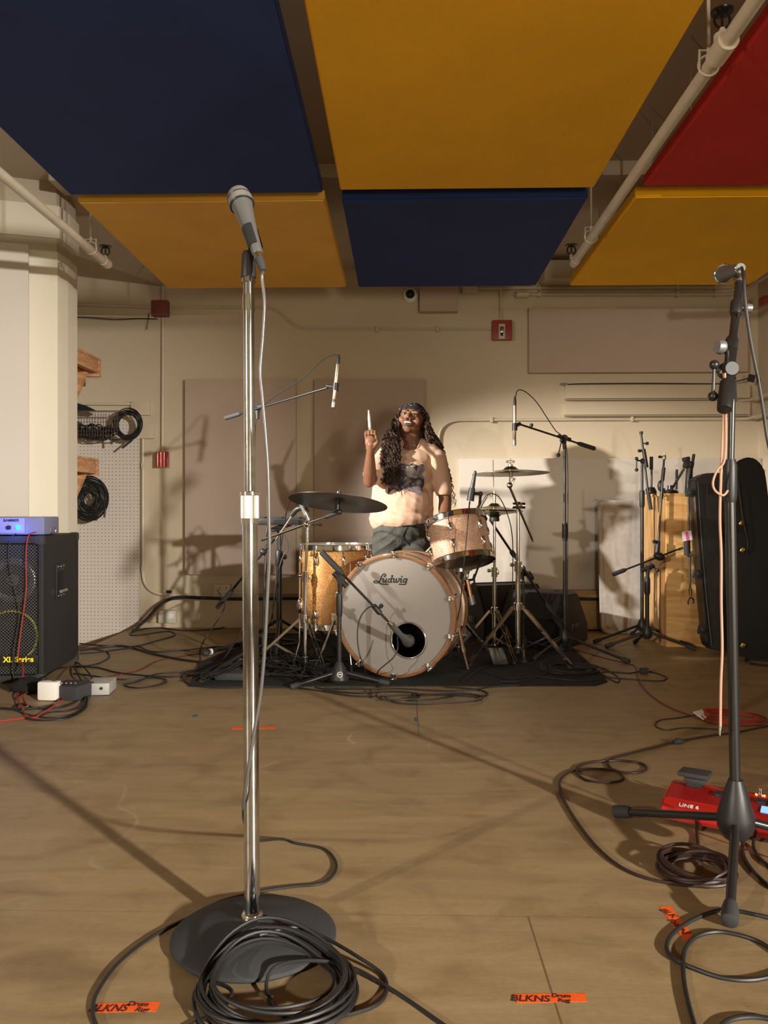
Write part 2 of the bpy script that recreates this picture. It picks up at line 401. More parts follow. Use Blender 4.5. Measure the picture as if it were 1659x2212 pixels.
spot('fill_uplight', (1.6,-2.6,.9), (.3,4.2,2.5), 330, (1,.86,.62), .5, 64, 1.0)  # added upward fill for ceiling panels and upper wall, no lamp stands here
sc = bpy.context.scene
sc.view_settings.view_transform = 'Standard'; sc.view_settings.exposure = 0
try: sc.cycles.use_denoising = True; sc.cycles.max_bounces = 7; sc.cycles.caustics_reflective = False; sc.cycles.caustics_refractive = False
except Exception: pass
# ================================================================ shell
YB = 6.05
def cz(y): return 2.94 - .088*(y-4.8)
b = B(); b.hexa([(-2.12,-6,-.25),(9,-6,-.25),(9,YB+.1,-.25),(-2.12,YB+.1,-.25)], [(-2.12,-6,0),(9,-6,0),(9,YB+.1,0),(-2.12,YB+.1,0)])
b.hexa([(-9,-6,-.25),(-2.12,-6,-.25),(-2.12,4.7,-.25),(-9,4.7,-.25)], [(-9,-6,0),(-2.12,-6,0),(-2.12,4.7,0),(-9,4.7,0)])
struct('floor', b, 'floorply', smooth=False)
b = B(); b.box((-3.1,5.6,-.5), (1.96,2.4,.04)); struct('trim_1', b, 'cardwood', smooth=False)      # sunken bay floor beside the stage edge
b = B(); b.box((.6,YB+.08,1.2), (9.2,.16,3.9)); struct('wall_back', b, 'wall', smooth=False)
b = B(); b.box((2.77+.08,5.2,1.45), (.16,1.86,3.1)); struct('wall_right', b, 'wall', smooth=False)
# left wall: faceted pier that carries a capital, then runs off to the left
a0, a1, a2 = V((-2.117,4.83,0)), V((-2.125,4.70,0)), V((-2.41,4.61,0)); a3 = a2 + (a2-a1).normalized()*4.5
def col(lo, hi, off):
    n = (a1-a2).normalized(); nn = V((n.y,-n.x,0))*off
    pts = [a0+V((off,0,0)), a1+V((off*.9,0,0))+nn*.6, a3+nn, a3+V((-.3,3.0,0)), V((-2.5,5.0,0)), V((-2.13,5.0,0))+V((off,0,0))]
    return [V((p.x,p.y,lo)) for p in pts], [V((p.x,p.y,hi)) for p in pts]
b = B(); b.hexa(*col(0, 2.52, 0)); struct('wall_left', b, 'wallgloss', smooth=False)
b = B(); b.hexa(*col(2.52, 2.60, -.006)); struct('trim_2', b, 'ceil', smooth=False)
b = B(); b.hexa(*col(2.60, 2.80, .012)); struct('trim_3', b, 'wallgloss', smooth=False)
b = B(); b.hexa(*col(2.80, 3.5, -.01)); struct('trim_7', b, 'ceil', smooth=False)
b = B(); b.hexa([(-9,-6,cz(-6)),(9,-6,cz(-6)),(9,YB+.1,cz(YB+.1)),(-9,YB+.1,cz(YB+.1))], [(-9,-6,cz(-6)+.2),(9,-6,cz(-6)+.2),(9,YB+.1,cz(YB+.1)+.2),(-9,YB+.1,cz(YB+.1)+.2)])
struct('ceiling', b, 'ceil', smooth=False)
b = B(); b.box((.6,4.63,cz(4.6)-.02), (5.4,.22,.11), bev=.008); struct('trim_4', b, 'ceil')
# wedge under the ceiling in the back left corner
b = B(); b.hexa([P(60,583,6.045),P(356,619,6.045),V((P(356,619,6.045).x,5.1,cz(5.1))),V((P(60,583,6.045).x,5.1,cz(5.1)))], [P(60,583,6.045)+V((0,0,.3)),P(356,619,6.045)+V((0,0,.3)),V((P(356,619,6.045).x,5.1,cz(5.1)+.05)),V((P(60,583,6.045).x,5.1,cz(5.1)+.05))]); struct('trim_5', b, 'ceil', smooth=False)
b = B(); p = P(1203,598,5.95); b.box((p.x,5.93,p.z+.02), (.24,.22,.14), bev=.01); struct('trim_6', b, 'ceil')
# ceiling panels
ZP = H+1.551
def cpanel(label, m, x0, x1, y0, y1, ch=0.0, z=ZP):
    t = .055; b = B()
    poly = [(x0,y0),(x1,y0),(x1,y1-ch*.3),(x1-ch,y1),(x0,y1)] if ch else [(x0,y0),(x1,y0),(x1,y1),(x0,y1)]
    b.prism(poly, M.Translation((0,0,z)), t, bev=.006)
    o = solo('ceiling_panel', label, 'acoustic panel', b, m, 'fabric acoustic panels hung under the ceiling')
    bh = B()
    for x in (x0+.15, x1-.15):
        for y in (y0+.2, y1-.2): bh.cyl((x,y,z+t-.002), (x,y,cz(y)), .004, seg=8)
    part('hanger_rod', bh, 'nickel', o)
X0 = P(735,408,3.70).x; X1 = P(1283,408,3.70).x
cpanel('large yellow fabric ceiling panel nearest the camera, over the room centre', 'yellow', X0, X1, 1.25, 3.70)
cpanel('dark blue fabric ceiling panel behind the centre yellow one, above the drummer', 'blue', X0, X1, 3.82, 5.30, .05)
XL0 = P(152,413,3.73).x; XL1 = P(697,413,3.73).x
cpanel('large dark blue fabric ceiling panel at upper left, nearest the camera', 'blue', XL0, XL1, 1.25, 3.73)
cpanel('orange fabric ceiling panel behind the vocal microphone, beyond the blue one', 'orange', XL0, XL1, 3.82, 5.30)
XR0 = P(1390,405,3.69).x
cpanel('red fabric ceiling panel at upper right beside the white pipe', 'red', XR0, XR0+1.22, 1.25, 3.69)
cpanel('yellow fabric ceiling panel beyond the red one at right', 'yellow', XR0, XR0+1.22, 3.82, 5.30)
# far-left dark corner of another panel, seen at the frame edge
cpanel('sliver of dark blue ceiling panel at the far left edge behind the pipe', 'blue', -2.85, -1.96, 2.7, 3.55, z=ZP-.06)
# ---------------- sprinkler pipes
def sprinkler(root, p, up=True):
    b = B(); p = V(p); b.cyl(p, p+V((0,0,.03)), .011, .009); part('sprinkler_neck', b, 'pipe', root)
    b = B(); q = p+V((0,0,.055)); b.torus(frame(q, (0,1,0)), .025, .0045, 20, 6); b.lathe([(0,0),(.034,0),(.036,.004),(0,.006)], frame(q+V((0,0,.026)), (0,0,1)), 16); b.cyl(p+V((0,0,.03)), q+V((0,0,.026)), .004)
    part('sprinkler_head', b, 'blackmetal', root)
def hanger(root, p, zt):
    b = B(); p = V(p); b.torus(frame(p+V((0,0,.01)), (0,1,0), (1,0,0)), .034, .004, 20, 6); b.cyl(p+V((0,0,.045)), (p.x,p.y,zt), .006)
    b.tube([p+V((-.03,0,.0)), p+V((-.03,0,.06)), p+V((.03,0,.06)), p+V((.03,0,0))], .005, 6); part('pipe_hanger', b, 'pipe', root)
e = P(1240,568,4.62); q = P(1648,5,2.09); s = V((e.x, .9, e.z)); 
b = B(); b.tube([e, s], .0235, 20); o = solo('sprinkler_pipe', 'white sprinkler pipe running along the ceiling at right, beside red panel', 'pipe', b, 'pipe')
b = B(); b.ball(e, .028); b.cyl(e, e+V((0,-.06,0)), .028); part('pipe_cap', b, 'pipe', o); sprinkler(o, e+V((-.02,-.02,.015)))
yy = 4.62*(1240-868)/(1549-868)*1.0; f = V((e.x, e.x*F/(1553-868), e.z)); 
b = B(); b.tube([f+V((0,-.05,0)), f+V((0,.05,0))], .034, 20); b.cyl(f, f+V((0,0,.045)), .026); part('pipe_tee', b, 'pipe', o); sprinkler(o, f+V((0,0,.035)))
for yq in (e.x*F/(1274-868), e.x*F/(1524-868)): hanger(o, (e.x, yq, e.z), cz(yq))
e = P(232,570,4.55); b = B(); s = V((e.x, 1.0, e.z)); b.tube([e, s], .0235, 20)
o = solo('sprinkler_pipe', 'white sprinkler pipe crossing in front of the white pier at left', 'pipe', b, 'pipe')
b = B(); b.ball(e, .029); b.cyl(e, e+V((0,-.07,0)), .029); part('pipe_cap', b, 'pipe', o); sprinkler(o, e+V((-.012,0,.02)))
hanger(o, (e.x, -e.x*F/(868-190), e.z), cz(4.3))
# ================================================================ wall fittings
YW = YB-.001
def wbox(name, label, cat, x0, y0, x1, y1, t, m, group=None, bev=.004, Y=YB):
    p0 = P(x0,y1,Y); p1 = P(x1,y0,Y); b = B()
    b.box(((p0.x+p1.x)/2, Y-t/2, (p0.z+p1.z)/2), (p1.x-p0.x, t, p1.z-p0.z), bev=bev)
    return solo(name, label, cat, b, m, group)
g = 'beige fabric acoustic panels on the back wall'
wbox('wall_panel', 'large beige acoustic wall panel directly behind the chrome microphone stand', 'acoustic panel', 403,820,641,1240,.05,'panel',g)
wbox('wall_panel', 'large beige acoustic wall panel behind the drummer', 'acoustic panel', 680,820,915,1240,.05,'panel',g)
wbox('wall_panel', 'pale low acoustic wall panel behind the hi-hat and right cymbal', 'acoustic panel', 992,990,1640,1272,.045,'panelwhite',g)
wbox('wall_panel', 'wide beige acoustic wall panel high at right beside the fire alarm', 'acoustic panel', 1140,666,1608,808,.06,'panel',g)
wbox('wall_panel', 'small beige box panel under blue ceiling panel beside the dome camera', 'acoustic panel', 906,623,988,678,.08,'panel')
wbox('outlet_cover', 'blank white conduit box beside the small beige box panel', 'junction box', 998,617,1030,635,.05,'offwhite')
def raceway(label, y0, y1, xp):
    o = wbox('raceway', label, 'cable raceway', xp,y0,1615,y1,.045,'wall')
    b = B(); p0 = P(xp+3,y1+1,YB-.03); p1 = P(1618,y1+1,YB-.03); b.box(((p0.x+p1.x)/2, YB-.024, p0.z), (p1.x-p0.x, .05, .006)); part('lower_lip', b, 'ceil', o)
raceway('upper flat painted raceway under the wide beige wall panel', 832,863,1219)
raceway('lower flat painted raceway just above the curved wall conduit', 870,898,1217)
def conduit(label, pts, r=.0125, m='pipe', clips=(), name='conduit'):
    b = B(); b.tube(pts, r, 12); o = solo(name, label, 'conduit', b, m)
    for c in clips:
        bb = B(); bb.box(c, (.02,.035,.042), bev=.003); part('pipe_clip', bb, 'pipe', o)
    return o
def W(px, py, off=.016): return P(px, py, YB-off)
def bend(a, b_, c, n=8): return [a.lerp(b_, t).lerp(b_.lerp(c, t), t) for t in [i/n for i in range(n+1)]]
conduit('painted conduit running along the right half wall, curving down beside the drummer', [W(948,1180)]+[W(948,960)]+bend(W(948,950),W(948,907),W(1000,907))+[W(1300,906),W(1618,905)], .012, clips=[W(1062,907),W(1365,905)])
conduit('upper of the two painted conduits right of the blue ceiling panel', [W(1000,624),W(1130,622),W(1560,621)]+bend(W(1575,621),V((2.674,6.034,W(0,621).z)),V((2.674,5.9,W(0,621).z)))+[V((2.674,4.6,W(0,621).z))], .013, clips=[W(1165,622),W(1463,621),W(1545,621)])
conduit('lower of the two painted conduits right of the blue ceiling panel', [W(1110,636),W(1400,636),W(1565,636)]+bend(W(1578,636),V((2.674,6.034,W(0,636).z)),V((2.674,5.9,W(0,636).z)))+[V((2.674,4.6,W(0,636).z))], .013, clips=[W(1165,636),W(1463,636),W(1545,636)])
b = B(); p = W(1127,636,.03); b.tube([p+V((-.05,0,0)), p+V((-.04,0,0)), p+V((.05,0,0)), p+V((.06,0,0))], [.015,.028,.028,.015], 16); solo('junction_fitting', 'rounded painted conduit junction at the end of the lower conduit', 'conduit fitting', b, 'pipe')
conduit('short vertical conduit dropping from the ceiling to the right fire alarm', [W(1082,612),W(1082,694)], .011)
conduit('thin painted conduit running left from the right fire alarm toward the mic', [W(1060,711),W(740,711)]+bend(W(665,711),W(640,711),W(620,690))+bend(W(612,682),W(595,664),W(560,664))+[W(372,664)], .0075, clips=[W(945,711),W(815,711)])
o = wbox('fire_alarm', 'dark red fire alarm strobe with clear lens on the upper back wall', 'fire alarm', 1062,694,1105,737,.05,'alarmred',bev=.008)
b = B(); p = P(1084,716,YB-.055); b.box(p, (.05,.02,.115), bev=.004); part('lens_housing', b, 'offwhite', o)
b = B(); p = P(1084,712,YB-.068); b.box(p, (.032,.02,.05), bev=.008); part('strobe_lens', b, 'chrome', o)
b = B(); p = P(1084,722,YB-.068); b.ball(p, (.01,.01,.014)); part('flash_tube', b, 'dark', o)
# dome camera
p = P(887,640,YB-.0); r = thing('dome_camera', 'white round security dome camera with dark lens under blue ceiling panel', 'camera', p)
b = B(); b.lathe([(0,0),(.062,0),(.062,.025),(.05,.045),(.04,.05),(0,.05)], frame(p, (0,-1,-.1))); part('housing', b, 'white', r)
b = B(); b.lathe([(0,.075),(.02,.07),(.036,.05),(.037,.045)], frame(p+V((-.004,0,.01)), (0,-1,-.15))); part('lens_dome', b, 'dark', r)
# left wall runs
conduit('upper horizontal conduit running left from the square red junction box', [W(40,655),W(150,657),W(333,664)], .012)
conduit('lower horizontal conduit running left from the square red junction box', [W(40,679),W(150,681),W(333,686)], .011, clips=[W(327,683)])
cable('thin black cable sagging under the lower left wall conduit', [W(140,684,.03),W(190,686,.03),W(250,690,.03),W(300,688,.03),W(340,689,.03)], .0035)
for i, (x, d) in enumerate(((146,0),(322,5))):
    cable('short black cable end hanging from the conduit, '+('left one by the pier' if i == 0 else 'right one by the red box'), [W(x,676,.035),W(x-d*.5,695,.035),W(x-d,712,.035)], .003)
o = wbox('junction_box', 'square dark red metal junction box high on the left back wall', 'junction box', 333,653,367,686,.07,'darkred',bev=.004)
conduit('stub of vertical conduit from the ceiling into the red junction box', [W(352,618,.03),W(352,654,.03)], .013)
conduit('vertical conduit from the red junction box down to the lower strobe', [W(352,686),W(352,760),W(351,977)], .012)
p = P(352,993,YB); r = thing('fire_strobe', 'red ribbed fire alarm strobe at the foot of the left vertical conduit', 'fire alarm', P(352,1010,YB))
b = B(); b.box(P(352,993,YB-.02), (.115,.04,.125), bev=.006); part('back_plate', b, 'offwhite', r)
b = B(); b.box(P(352,992,YB-.055), (.10,.04,.12), bev=.008)
for k in range(4): b.cyl(P(340+k*7,977,YB-.08), P(340+k*7,1008,YB-.08), .008)
part('ribbed_lens', b, 'glassred', r)
wbox('wall_plate', 'thin painted wall plate, upper of two beside the hanging cable coil', 'wall plate', 285,868,326,898,.03,'wall')
wbox('wall_plate', 'thin painted wall plate, lower of two beside the hanging cable coil', 'wall plate', 298,917,335,948,.03,'wall')
conduit('painted conduit curving from pegboard edge down to the wall outlets', [W(309,948),W(309,1225)]+bend(W(309,1240),W(311,1284),W(362,1285))+[W(466,1287)], .013, clips=[W(309,1005),W(309,1228)])
conduit('painted low conduit along the back wall right of the outlets', [W(500,1281),W(700,1281),W(1010,1283),W(1300,1284)], .013)
conduit('thin painted conduit above the wire basket by the pier', [W(160,873),W(287,873),W(287,884)], .010)
def outlet(label, x0, y0, x1, y1, sockets):
    o = wbox('wall_outlet', label, 'outlet', x0,y0,x1,y1,.05,'offwhite',bev=.006)
    if sockets:
        for cx in (x0+(x1-x0)*.3, x0+(x1-x0)*.7):
            for cy in (y0+(y1-y0)*.3, y0+(y1-y0)*.7):
                b = B(); c = P(cx,cy,YB-.05)
                for dx in (-.006,.006): b.box(c+V((dx,-.001,.003)), (.0025,.004,.009))
                b.ball(c+V((0,-.001,-.008)), .003); part('socket_slots', b, 'dark', o)
    else:
        b = B(); c = P((x0+x1)/2,(y0+y1)/2,YB-.052); b.box(c, (.07,.006,.045), bev=.003); part('face_plate', b, 'white', o)
    return o
outlet('double wall outlet with black plugs behind the chrome microphone stand', 464,1261,500,1293, True)
outlet('low blank wall box beside the floor at left, under the black cable', 346,1317,384,1344, False)
b = B(); c = P(365,1281,YB-.004); b.box(c, (.042,.008,.042), M.Rotation(.12,4,'Y')); solo('tape_patch', 'small black tape square on the conduit at left', 'tape', b, 'blacksq')
b = B(); c = P(1623,817,5.9); b.box(c, (.05,.012,.055), M.Rotation(.25,4,'Y')); solo('tape_patch', 'small black tape square on the wall right of the black mic stand', 'tape', b, 'blacksq')
o = cable('thin black cable with plug lying along the upper raceway', [W(1222,831,.04),W(1260,829,.04),W(1400,828,.04),W(1560,829,.04),W(1590,824,.06),W(1618,817,.1)], .0042)
b = B(); b.cyl(W(1211,830,.04), W(1226,830,.04), .009); part('plug', b, 'steelgrey', o)
for yv_, lb in ((905,'lowest'),(866,'upper')):
    zv = W(1610,yv_).z; b = B(); b.tube([V((2.60,6.034,zv)), V((2.655,6.02,zv)), V((2.674,5.97,zv)), V((2.674,4.6,zv))], .011, 10); solo('conduit', lb+' of two conduits turning the corner onto the right wall', 'conduit', b, 'pipe')
b = B(); c = P(1640,650,5.75); c.x = 2.674; b.box(c, (.03,.09,.06), bev=.004); solo('exit_strobe', 'small red alarm box on the right wall near the ceiling', 'fire alarm', b, 'alarmred')
# black bundled cable trunk along the wall
cable('thick black cable trunk strung along the back wall behind the drums', [G(288,1364,.02),P(302,1350,5.87),P(318,1336,5.9),P(345,1308,5.92),P(380,1291,5.95),P(450,1292,5.95),P(520,1294,5.95),P(700,1292,5.95),P(1000,1292,5.95),P(1300,1294,5.95)], .013)
b = B()
b.box((P(1268,1300,5.95).x, 5.97, .16), (.62,.03,.30), M.Rotation(-.09,4,'X'), bev=.003); solo('plywood_offcut', 'low tan plywood sheet leaning on the wall by the folding table', 'board', b, 'cardwood')
# baseboard line of the back wall
b = B(); b.box((.6,YB-.008,.02), (5.4,.016,.04)); struct('baseboard_back', b, 'wall')
# ================================================================ pegboard bay
p0 = P(135,0,6.0).x; p1 = P(299,0,6.0).x
b = B(); zt = P(0,888,6.0).z; b.box(((p0-.25+p1)/2, 6.02, (zt-.5)/2), (p1-p0+.25, .03, zt+.5), bev=.002); solo('pegboard', 'tall white pegboard beside the pier on the left back wall', 'pegboard', b, 'pegboard', smooth=False)
def bracket(label, x1, yt, ybt, xb, yb_):
    A = P(x1, yt, 5.72); zt, zb = A.z, P(x1, ybt, 5.72).z; X = A.x
    r = thing('shelf', label, 'shelf', (X-.2, 5.4, zb))
    def bb(x0, x1_, y0, y1, z0, z1): q = B(); q.box(((x0+x1_)/2,(y0+y1)/2,(z0+z1)/2), (x1_-x0,y1-y0,z1-z0), bev=.002); return q
    part('side_rail', bb(X-.038, X, 4.95, 5.68, zt-.095, zt-.018), 'lumber', r)
    part('lower_lip', bb(X-.042, X+.004, 4.95, 5.68, zt-.112, zt-.094), 'lumber', r)
    part('end_rail', bb(X-.42, X+.004, 5.681, 5.72, zb, zt-.018), 'lumber', r)
    part('shelf_board', bb(X-.42, X+.006, 4.95, 5.72, zt-.018, zt), 'lumber', r)
    p = P(172, ybt-17, 5.60); e = P(107, ybt+133, 5.50); d = (e-p).normalized(); n = V((d.z,0,-d.x)).normalized()*.052; t = V((0,.045,0)); q = B()
    q.hexa([p-n,p+n,p+n+t,p-n+t], [e-n,e+n,e+n+t,e-n+t]); part('diagonal_brace', q, 'lumber', r)
bracket('upper raw lumber wall shelf with diagonal brace, partly hidden by the pier', 217,776,815,118,930)
bracket('lower raw lumber wall shelf with diagonal brace, over the hanging cable coil', 213,992,1028,116,1150)
# wire basket with cables
r = thing('wire_basket', 'wire basket stuffed with black cables on the pegboard', 'basket', P(190,955,5.86))
b = B(); ba = [P(140,890,5.9),P(256,890,5.9),P(252,930,5.9),P(236,950,5.9),P(140,950,5.9)]
for k in range(20):
    x = 140+k*6; b.tube([P(x,890,5.76),P(x-1,946,5.78)], .0016, 5)
for yv in (890,897,905,913,922,931,940): b.tube([P(138,yv,5.76),P(256-max(0,(yv-915))*.6,yv,5.76)], .0016, 5)
b.tube([P(138,888,5.76),P(258,888,5.76),P(256,888,5.95)], .004, 6); part('wire_mesh', b, 'wire', r)
def tangle(label, pts_fn, n, rr, m, kind='stuff'):
    b = B()
    for i in range(n): b.tube(spline(pts_fn(i), 5), rr, 6)
    return solo('cable_tangle', label, 'cables', b, m, None, kind)
def rnd(a, c): return random.uniform(a, c)
tangle('tangle of black cables filling the wire basket', lambda i: [P(rnd(140,160),rnd(905,945),5.85+rnd(-.05,.05)) if k == 0 else P(140+k*18+rnd(-10,10),rnd(916,950)-(8 if k<2 else 0),5.85+rnd(-.06,.06)) for k in range(7)], 26, .0045, 'cable')
b = B(); b.hexa([P(140,886,5.9),P(150,866,5.9),P(186,876,5.9),P(212,889,5.9)], [P(140,886,5.8),P(150,868,5.8),P(186,878,5.8),P(212,889,5.8)]); solo('folded_cloth', 'dark folded cloth lying on top of the wire basket', 'cloth', b, 'clothcase')
def hangcoil(label, cx, cy, rx, ry, Y, n, tails, spread=.10, r=.0045, off=(0,0)):
    b = B()
    for i in range(n):
        k = 1 - spread*(i/n) - rnd(0,.03); ox, oy = rnd(-1,1)*rx*.05+off[0]*i/n, rnd(-1,1)*ry*.05+off[1]*i/n
        pts = [P(cx+ox+rx*k*math.cos(a), cy+oy+ry*k*math.sin(a), Y+rnd(-.02,.02)) for a in [2*PI*j/12 for j in range(12)]]
        b.tube(spline(pts, 4, True), r, 6, closed=True)
    for t in tails: b.tube(spline([P(x,y,Y-.02) for x, y in t], 5), .0075, 8)
    return solo('cable_coil', label, 'cable coil', b, 'cable')
hangcoil('black cable coil hanging at the pegboard top corner beside the basket', 276,917,31,34,5.85,16, [[(240,938),(241,960)],[(286,950),(264,968)]], .34)
hangcoil('fat coil of thin black cables hanging under the lower wooden shelf', 193,1078,42,50,5.85,38, [[(228,1098),(225,1118)]], .72)
# flat panel on pier
b = B(); n = (a1-a2).normalized(); c0 = P(58,528,4.60); z1 = c0.z
pa = V((c0.x,4.628,0)); pb = pa - n*2.2; nn = V((n.y,-n.x,0))*.03
b.hexa([V((pa.x,pa.y,.05)),V((pb.x,pb.y,.05)),V((pb.x,pb.y,z1)),V((pa.x,pa.y,z1))], [V((pa.x,pa.y,.05))+nn,V((pb.x,pb.y,.05))+nn,V((pb.x,pb.y,z1))+nn,V((pa.x,pa.y,z1))+nn]); solo('wall_panel', 'pale flat board panel fixed to the white pier at far left', 'acoustic panel', b, 'panelwhite', smooth=False)
# ================================================================ stands helpers
def leg3(root, hub, feet, r=.011, m='blackmetal', foot='rubber', fr=.016):
    for f in feet:
        f = V(f); b = B(); b.cyl(hub, f+V((0,0,fr)), r, r*.95, 14); l = part('leg', b, m, root)
        d = (V((f.x,f.y,f.z+fr))-V(hub)).normalized(); e = f+V((0,0,fr)); b = B(); b.lathe([(0,-.05),(fr*.8,-.05),(fr,-.03),(fr,.004),(0,.012)], frame(e, d), 14); part('rubber_foot', b, foot, l)
def ring3(c, R, a0, z=0.0, n=3):
    return [V((c.x+R*math.cos(a0+2*PI*k/n), c.y+R*math.sin(a0+2*PI*k/n), z)) for k in range(n)]
def knob(root, p, d, m='blackplastic', r=.012, l=.03):
    b = B(); d = V(d).normalized(); p = V(p); b.cyl(p, p+d*l, r*.4); b.lathe([(0,l),(r,l),(r*1.15,l+.008),(r,l+.02),(0,l+.02)], frame(p, d), 12); return part('knob', b, m, root)
def clutch(root, p, q, r, m='blackplastic', name='clutch'):
    b = B(); p, q = V(p), V(q); L = (q-p).length; b.lathe([(0,0),(r*.8,0),(r,L*.15),(r,L*.85),(r*.8,L),(0,L)], frame(p, q-p), 18); return part(name, b, m, root)
def tslider(root, p, a, c):   # T-bar clamp with ball ended lever
    b = B(); p = V(p); b.cyl(p, V(a), .006); b.cyl(V(a)+V((0,0,.012)), V(c), .0042); b.ball(V(a)+V((0,0,.014)), .0125); b.ball(c, .0125); return part('clamp_lever', b, 'blackmetal', root)
# ================================================================ foreground chrome microphone stand
YM = 1.64; base = P(545,1984,YM); base.z = 0; top = P(537,600,YM+.01)
r = thing('microphone_stand', 'chrome straight microphone stand with round black base in the foreground', 'microphone stand', base)
b = B(); m = M.Translation(base+V((.004,0,0))) @ M.Diagonal((1.08,1,1,1))
b.lathe([(0,0),(.158,0),(.163,.006),(.162,.013),(.152,.020),(.10,.030),(.045,.040),(.03,.046),(0,.047)], m, 64); part('base', b, 'darkgrey' if 0 else 'rubber', r)
ax = (top-base); at_ = lambda t: base + ax*t
zc0 = P(0,1130,YM).z/ax.z; zc1 = P(0,1063,YM).z/ax.z
b = B(); b.lathe([(0,0),(.0235,0),(.0235,.008),(.019,.014),(0,.014)], frame(at_(.046/ax.z), ax), 32); part('base_collar', b, 'chrome', r)
b = B(); b.cyl(at_(.046/ax.z), at_(zc0), .0168, seg=40); part('lower_tube', b, 'chromeworn', r)
b = B(); b.cyl(at_(zc0), at_(1), .0118, seg=40); part('upper_tube', b, 'chromeworn', r)
b = B(); p, q = at_(zc0), at_(zc1); L = (q-p).length; fm = frame(p, ax)
b.lathe([(0,0),(.0195,0),(.0195,.010),(.0205,.0105),(.0190,.0106),(.0190,L-.0085),(.0205,L-.008),(.0212,L-.007),(.0208,L),(.013,L+.002),(0,L+.002)], fm, 40); cl = part('clutch_body', b, 'chrome', r)
b = B(); n = 72; prof = []
ringsz = [.0105, L-.008]; rings = []
for z in ringsz: rings.append([b.bm.verts.new(fm @ V(((.0206 if k%2 else .0196)*math.cos(2*PI*k/n), (.0206 if k%2 else .0196)*math.sin(2*PI*k/n), z))) for k in range(n)])
for k in range(n): b.bm.faces.new((rings[0][k], rings[0][(k+1)%n], rings[1][(k+1)%n], rings[1][k]))
part('knurled_grip', b, 'knurl', cl, sharp=10)
b = B(); jt = P(0,655,YM).z/ax.z; b.cyl(at_(jt-.012), at_(jt+.012), .0133, seg=32); part('tube_collar', b, 'chrome', r); b = B(); b.cyl(at_(.992), at_(1.0), .0145, seg=32); part('thread_ring', b, 'chrome', r)
# clip
b = B(); p = at_(1.0); b.lathe([(0,0),(.0165,0),(.0165,.006),(.014,.05),(.012,.056),(0,.058)], frame(p, ax), 24); cp = part('clip_mount', b, 'blackplastic', r)
# microphone axis
m0 = P(557,549,YM-.03); m1 = P(519,432,YM+.035); d = (m1-m0).normalized(); fm = frame(m0, d)
b = B(); b.lathe([(.0150,.055),(.0185,.056),(.0205,.062),(.0205,-.005),(.0165,-.006)][:0] or [(.0138,.02),(.0162,.02),(.0178,.075),(.0155,.075)], fm, 24, PI*.10, PI*1.62); b.box(fm @ V((0,0,.03)), (.001,.001,.001)); part('clip_jaw', b, 'blackplastic', r)
mr = thing('vocal_microphone', 'dark grey vocal microphone with mesh ball head on the chrome stand', 'microphone', m0)
Lm = (m1-m0).length
b = B(); b.lathe([(0,0),(.0105,0),(.0115,.003),(.0130,.03),(.0150,.07),(.0205,Lm-.035),(.0235,Lm-.018),(0,Lm-.016)], fm, 40); part('body', b, 'micbody', mr)
b = B(); b.lathe([(.0240,Lm-.018),(.0262,Lm-.016),(.0268,Lm+.001),(.0262,Lm+.003),(0,Lm+.003)], fm, 40); part('grille_band', b, 'micgrille', mr)
b = B(); b.torus(frame(m0+d*(Lm-.0165), d), .0256, .0021); b.torus(frame(m0+d*(Lm+.003), d), .0262, .0018); part('trim_ring', b, 'blackmetal', mr)
b = B(); b.lathe([(.0262,Lm+.003),(.0258,Lm+.010),(.0225,Lm+.020),(.0155,Lm+.0275),(.006,Lm+.0305),(0,Lm+.031)], fm, 40); part('ball_grille', b, 'micgrille', mr)
# xlr cable: plug + free run + loops
pl = m0 - d*.048
r2 = thing('microphone_cable', 'long glossy cable hanging from the vocal microphone around the chrome stand', 'cable', base+V((.1,0,0)))
b = B(); b.lathe([(0,0),(.0062,0),(.0085,.016),(.0098,.03),(.0098,.034),(0,.034)], frame(pl-d*.0, d), 20); part('plug_boot', b, 'rubber', r2)
b = B(); b.lathe([(0,0),(.0095,0),(.0095,.018),(.0108,.019),(.0108,.022),(0,.022)], frame(pl+d*.034, d), 20); part('plug_shell', b, 'nickel', r2)
pts = [pl, P(566,600,YM-.045), P(571,650,YM-.045), P(568,720,YM-.045), P(562,800,YM-.045), P(566,850,YM-.045), P(573,930,YM-.045), P(579,1020,YM-.045), P(581,1120,YM-.045), P(582,1200,YM-.045), P(577,1300,YM-.045), P(572,1400,YM-.045), P(563,1500,YM-.045), P(551,1570,YM-.045), P(540,1640,YM-.045), P(531,1700,YM-.035), P(526,1740,YM-.01), P(528,1775,YM+.03), P(545,1800,YM+.05)]
b = B(); b.tube(spline(pts, 8), .0037, 10); part('hanging_run', b, 'cableglare', r2)
g0 = fl([(640,1822),(700,1834),(726,1864),(718,1892),(690,1909),(640,1914),(570,1924),(480,1946),(430,1972),(340,2016),(262,2074),(214,2136),(200,2180),(212,2222),(250,2260)], .0037)
g0[6].z = .004
b = B(); b.tube(spline([pts[-1], P(560,1815,YM+.16), g0[0]+V((-.04,.0,.012))]+g0, 8), .0037, 8); part('floor_run', b, 'cable', r2)
